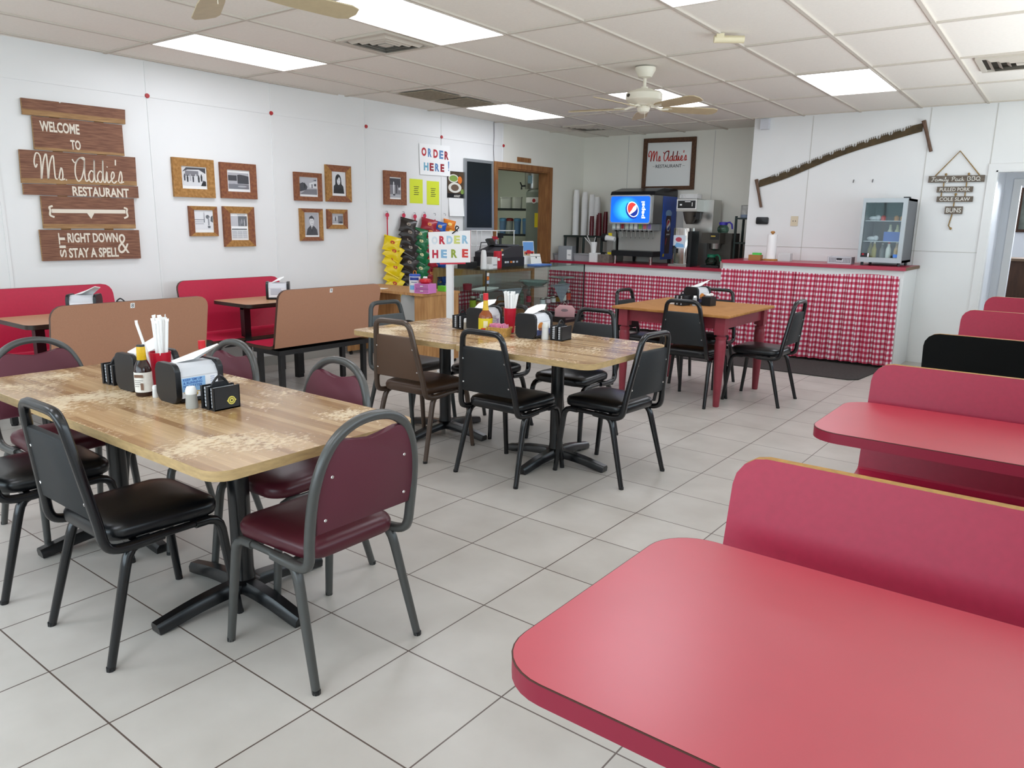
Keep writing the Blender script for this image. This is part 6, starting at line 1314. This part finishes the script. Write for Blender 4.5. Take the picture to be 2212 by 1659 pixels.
napkin_holder('black napkin holder with a blue KEEP card, front one on the nearest worn table', -2.785, 1.545, ZT, 0, CB, card_blue, 0)
napkin_holder('black napkin holder behind the brown sauce bottle on the nearest worn table', -3.105, 1.54, ZT, 2, CPn, card_plain, 1)
napkin_holder('black napkin holder with an orange card on the middle tables, near the salt shaker', -2.755, 3.84, ZT, 2, CO_, card_orange, 2)
napkin_holder('black napkin holder on the middle tables behind the yellow-label sauce bottle', -3.17, 3.85, ZT, 2, CPn, card_plain, 2)
napkin_holder('black napkin holder on the red-legged table', -2.80, 6.42, .766, -12, CO_, card_orange, 0)
napkin_holder('black napkin holder with a cow picture on the tan table at the left edge', -5.72, 2.42, ZT, -40, CW_, card_cows, 0)
napkin_holder('black napkin holder on the tan table between the wall bench and brown bench', -5.78, 4.10, ZT, -40, CPn, card_plain, 1)
def caddy(label, x, y, z, rz, emblem=False, w=.088, d=.105, h=.088, group='black condiment caddies'):
    t = thing('condiment_caddy', label, 'caddy', (x, y, z), R(rz), group)
    f = G(); f.box(-w / 2, -d / 2, 0, w / 2, d / 2, .005); f.box(w / 2 - .004, -d / 2, 0, w / 2, d / 2, h); f.box(-w / 2, -d / 2, 0, -w / 2 + .004, d / 2, h); f.box(-.002, -d / 2 + .001, 0, .002, d / 2, h)
    for s in (-1, 1): f.box(-w / 2, s * d / 2 - .002, 0, -w / 2 + .012, s * d / 2 + .002, h); f.box(w / 2 - .012, s * d / 2 - .002, 0, w / 2, s * d / 2 + .002, h); f.box(-.008, s * d / 2 - .002, 0, .008, s * d / 2 + .002, h)
    f.build('box', HBLK, t, smooth=0)
    f = G()
    for x0 in (-.022, .022):
        for k in range(6): f.box(x0 - .009, -d / 2 + .006, .008 + k * .013, x0 + .009, d / 2 - .006, .018 + k * .013)
    o = f.build('sugar_packets', mat('packet_silver', '#c3c6cc', rough=.4), t, smooth=0); o['kind'] = 'stuff'
    f = G(); f.tube(spline([(0, -.035, h - .002), (0, -.02, h + .02), (0, 0, h + .034), (0, .02, h + .02), (0, .035, h - .002)], 4), .005, 6); f.prism([(-.038, h - .002), (.038, h - .002), (.02, h + .014), (-.02, h + .014)], -.003, .003, YZ); f.build('handle', HBLK, t)
    if emblem:
        f = G(); f.M = T(w / 2 + .0002) @ YZ
        f.prism(circ(.016, 20, .018, .032), 0, .0012); f.prism([(-.002, .032), (.004, .026), (.004, .038)], 0, .001); f.prism([(.038, .032), (.032, .026), (.032, .038)], 0, .001)
        f.m(1); f.ring(circ(.0115, 16, .018, .032), circ(.0095, 16, .018, .032), .0013, .0016); f.flat(circ(.004, 8, .018, .032), .0016); f.build('gold_emblem', [mat('gold_print', '#d6c860', rough=.4), INK], t, smooth=0)
caddy('black condiment caddy with a round gold emblem at the front of the nearest table', -2.558, 1.535, ZT, 0, True)
caddy('black condiment caddy half hidden at the back of the nearest table', -3.275, 1.50, ZT, 5)
caddy('black condiment caddy at the right of the middle tables, beside the salt shaker', -2.558, 3.85, ZT, 0)
caddy('black condiment caddy at the left end of the middle tables condiments', -3.352, 3.835, ZT, 0)
caddy('black condiment caddy on the tan table at the left photo edge', -5.56, 2.60, ZT, -40)
caddy('black condiment caddy left of the napkin holder on the red-legged table', -2.84, 6.20, .766, -10)
f = G(); f.cbox(0, 0, .0375, .09, .09, .075, .003); f.ring(rrect(.09, .09, .004), rrect(.08, .08, .004), .075, .078); item('small_black_box', 'small open black box on the red-legged table', 'box', f, HBLK, (-2.655, 6.345, .766), R(-10), None, 0)
f = G(); f.ell((0, 0, .012), .03, .025, .012); f.ell((.02, 0, .018), .022, .016, .014); item('crumpled_paper', 'crumpled white paper on the small black box', 'paper', f, PAPER, (-2.655, 6.345, .845))
t = thing('salt_shaker', 'tall glass shaker with metal lid on the red-legged table', 'shaker', (-2.745, 6.25, .766), 0, 'shakers'); f = G(); f.lathe([(0, 0), (.022, 0), (.018, .07), (0, .07)], 14); f.build('glass', mat('shaker_glass', '#c8ccd0', rough=.15, trans=.4), t); f = G(); f.lathe([(0, .09), (.014, .088), (.02, .07), (0, .07)], 14); f.build('lid', CHROME, t)
f = G(); f.prism(rrect(.13, .09, .003), 0, .02); item('paper_pad', 'white pad of paper beside the caddy on the red-legged table', 'paper', f, PAPER, (-2.93, 6.27, .766), .3, None, 0)
REDCUP = mat('red_tumbler', '#b5112c', rough=.3)
def straw_tumbler(label, x, y, z, n, slab, seed, h=.165, top=.14, lean=True):
    t = thing('red_tumbler', label, 'cup', (x, y, z), 0, 'red tumblers of straws')
    f = G(); f.lathe([(0, 0), (.031, 0), (.042, h), (.0395, h), (.029, .006), (0, .006)], 24); f.build('cup', REDCUP, t)
    rnd = random.Random(seed); src = None
    for i in range(n):
        a = rnd.uniform(0, 6.28); r_ = rnd.uniform(.004, .026); tilt = rnd.uniform(.0, .028)
        if i == 0 and lean: a, r_, tilt = R(217), .024, .048
        L_ = h + top * rnd.uniform(.80, 1.0)
        f = G(); f.tube([(r_ * .6 * math.cos(a), r_ * .6 * math.sin(a), .012), ((r_ + tilt * .6) * math.cos(a), (r_ + tilt * .6) * math.sin(a), h * .95 + .0), ((r_ + tilt * 1.3) * math.cos(a), (r_ + tilt * 1.3) * math.sin(a), L_)], .0058, 7)
        f.m(0); tp_ = ((r_ + tilt * 1.3) * math.cos(a), (r_ + tilt * 1.3) * math.sin(a), L_); f.M = T(*tp_, rnd.uniform(0, 3)); f.prism([(-.0075, 0), (.0075, 0), (.0085, .012), (-.0085, .010)], -.0006, .0006, XZ)
        item('straw', slab, 'straw', f, PAPER, (x, y, z), 0, slab)
straw_tumbler('red tumbler full of wrapped straws on the nearest worn table', -2.985, 1.535, ZT, 15, 'white paper-wrapped straw in the red tumbler on the nearest table', 4)
straw_tumbler('red tumbler full of wrapped straws on the middle tables', -2.985, 3.885, ZT, 20, 'white paper-wrapped straw in the red tumbler on the middle tables', 9, .16, .10, False)
BRG = mat('brown_bottle_glass', '#2a120c', rough=.12, spec=.7)
t = thing('steak_sauce', 'dark brown sauce bottle with yellow cap sleeve and white label on the nearest table', 'bottle', (-2.965, 1.448, ZT), 0, 'sauce bottles on the tables')
f = G(); f.lathe([(0, 0), (.031, 0), (.033, .006), (.033, .105), (.028, .125), (.016, .15), (.0145, .19), (0, .19)], 20); f.build('bottle', BRG, t)
f = G(); f.lathe([(.0335, .018), (.0335, .098)], 22); f.build('label', mat('cream_label', '#e8e4dc', rough=.5, var=.05, scale=90), t)
f = G(); f.M = T(rz=R(-55))
for x0, x1, z0, z1, mi in ((-.018, .018, .078, .090, 1), (-.017, .017, .066, .068, 0), (-.017, .006, .058, .060, 0), (-.017, .012, .050, .052, 0), (-.017, .0, .042, .044, 0), (.005, .017, .028, .056, 1)):
    f.m(mi).face([(.0342, x0, z0), (.0342, x1, z0), (.0342, x1, z1), (.0342, x0, z1)])
f.build('print', [mat('print_grey', '#77706c', rough=.6), mat('print_brown', '#7a5a48', rough=.6)], t, smooth=0)
f = G(); f.lathe([(.0165, .143), (.018, .146), (.0165, .195), (.0155, .20)], 18); f.build('neck_sleeve', mat('sleeve_yellow', '#d9ae1c', rough=.4, var=.15, scale=60), t); f = G(); f.lathe([(0, .206), (.015, .206), (.0158, .199), (0, .199)], 16); f.build('cap', BLACK, t)
t = thing('hot_sauce', 'slim orange hot sauce bottle with red cap behind the nearest napkin holder', 'bottle', (-2.985, 1.72, ZT), 0, 'sauce bottles on the tables'); f = G(); f.lathe([(0, 0), (.027, 0), (.028, .10), (.012, .13), (.012, .155), (0, .155)], 18); f.build('bottle', mat('hot_sauce_orange', '#c0601f', rough=.2), t); f = G(); f.lathe([(0, .19), (.0145, .19), (.015, .16), (.0155, .155), (0, .155)], 16); f.build('cap', mat('cap_red', '#d2212b', rough=.4), t)
t = thing('pancake_syrup', 'amber sauce bottle with yellow label and red cap on the middle tables', 'bottle', (-3.075, 3.745, ZT), 0, 'sauce bottles on the tables'); AMB = mat('amber_sauce', '#8f4a22', rough=.15, spec=.6)
f = G(); f.lathe([(0, 0), (.043, 0), (.046, .008), (.046, .105), (.04, .125), (.02, .15), (.016, .175), (.014, .215), (0, .215)], 22); f.build('bottle', AMB, t); f = G(); f.lathe([(.0466, .022), (.0466, .10)], 24); f.build('label', mat('label_bright_yellow', '#e0cc28', rough=.4), t)
f = G(); f.M = T(rz=R(-50)); f.face([(.0475, -.014, .04), (.0475, .014, .04), (.0475, .014, .085), (.0475, -.014, .085)]); f.m(1).face([(.0474, -.03, .024), (.0474, .0, .024), (.0474, .0, .038), (.0474, -.03, .038)]); f.build('label_print', [mat('label_cream', '#ece4b8', rough=.5), mat('cap_red', '#d2212b')], t, smooth=0)
f = G(); f.lathe([(.0205, .15), (.0165, .176), (.0148, .213)], 18); f.build('neck_label', mat('label_gold', '#dcb52e', rough=.4, var=.15, scale=60), t); f = G(); f.lathe([(0, .258), (.0165, .258), (.0175, .216), (0, .216)], 16); f.build('cap', mat('cap_red', '#d2212b'), t)
t = thing('dark_sauce', 'dark bottle with a white cap between the red tumbler and right napkin holder', 'bottle', (-2.83, 4.03, ZT), 0, 'sauce bottles on the tables'); f = G(); f.lathe([(0, 0), (.03, 0), (.031, .09), (.015, .12), (.015, .15), (0, .15)], 18); f.build('bottle', BRG, t); f = G(); f.lathe([(0, .185), (.017, .185), (.018, .15), (0, .15)], 16); f.build('cap', WHITE, t)
def shaker(x, y, l_, h=.085, r_=.021, lm=None, gm=None):
    t = thing('salt_shaker', l_, 'shaker', (x, y, ZT), 0, 'shakers'); f = G(); f.lathe([(0, 0), (r_, 0), (r_ * 1.05, h * .1), (r_ * .9, h * .65), (0, h * .65)], 14); f.build('glass', gm or mat('salt_white', '#dcdcda', rough=.3), t); f = G(); f.lathe([(0, h), (r_ * .7, h * .97), (r_ * .95, h * .8), (r_ * .95, h * .64), (0, h * .64)], 14); f.build('lid', lm or WHITE, t)
shaker(-2.632, 1.46, 'pale grey shaker beside the gold-emblem caddy on the nearest table', .085, .022, None, mat('salt_grey', '#a8a7a2', rough=.4))
shaker(-2.90, 1.46, 'small white-topped shaker between the brown bottle and front napkin holder', .05, .012)
shaker(-2.640, 3.80, 'white salt shaker in front of the orange-card napkin holder', .105, .023, mat('salt_lid', '#d4d4d0', rough=.3))
shaker(-3.285, 3.79, 'slim shaker beside the left caddy on the middle tables', .075, .013, None, mat('salt_tan', '#a39a8c', rough=.4))
t = thing('packet_basket', 'small tan woven basket of pink packets on the middle tables', 'basket', (-2.935, 3.715, ZT), R(10)); f = G(); A_, B_ = rrect(.13, .085, .02), rrect(.15, .10, .022)
for k in range(len(A_)):
    j = (k + 1) % len(A_); f.face([(*A_[k], 0), (*A_[j], 0), (*B_[j], .055), (*B_[k], .055)])
f.flat(A_, .0); f.ring(rrect(.154, .104, .024), rrect(.142, .092, .02), .05, .058); f.build('basket', mat('woven_tan', '#b88e4c', rough=.8, var=.25, scale=90), t, smooth=40)
rnd = random.Random(3)
for i in range(12):
    f = G(); f.M = T(0, 0, 0, R(rnd.uniform(-14, 14)), 0, R(rnd.uniform(-14, 14))); f.cbox(0, 0, .0, .004, .068, .054, .0012); item('sweetener_packet', 'pink sweetener packet standing in the woven basket', 'packet', f, mat('packet_pink', '#df8fae', rough=.6), (-2.935 - .055 + i * .0098, 3.715 + rnd.uniform(-.006, .006), ZT + .043 + rnd.uniform(0, .008)), R(10), 'pink packets in the woven basket')
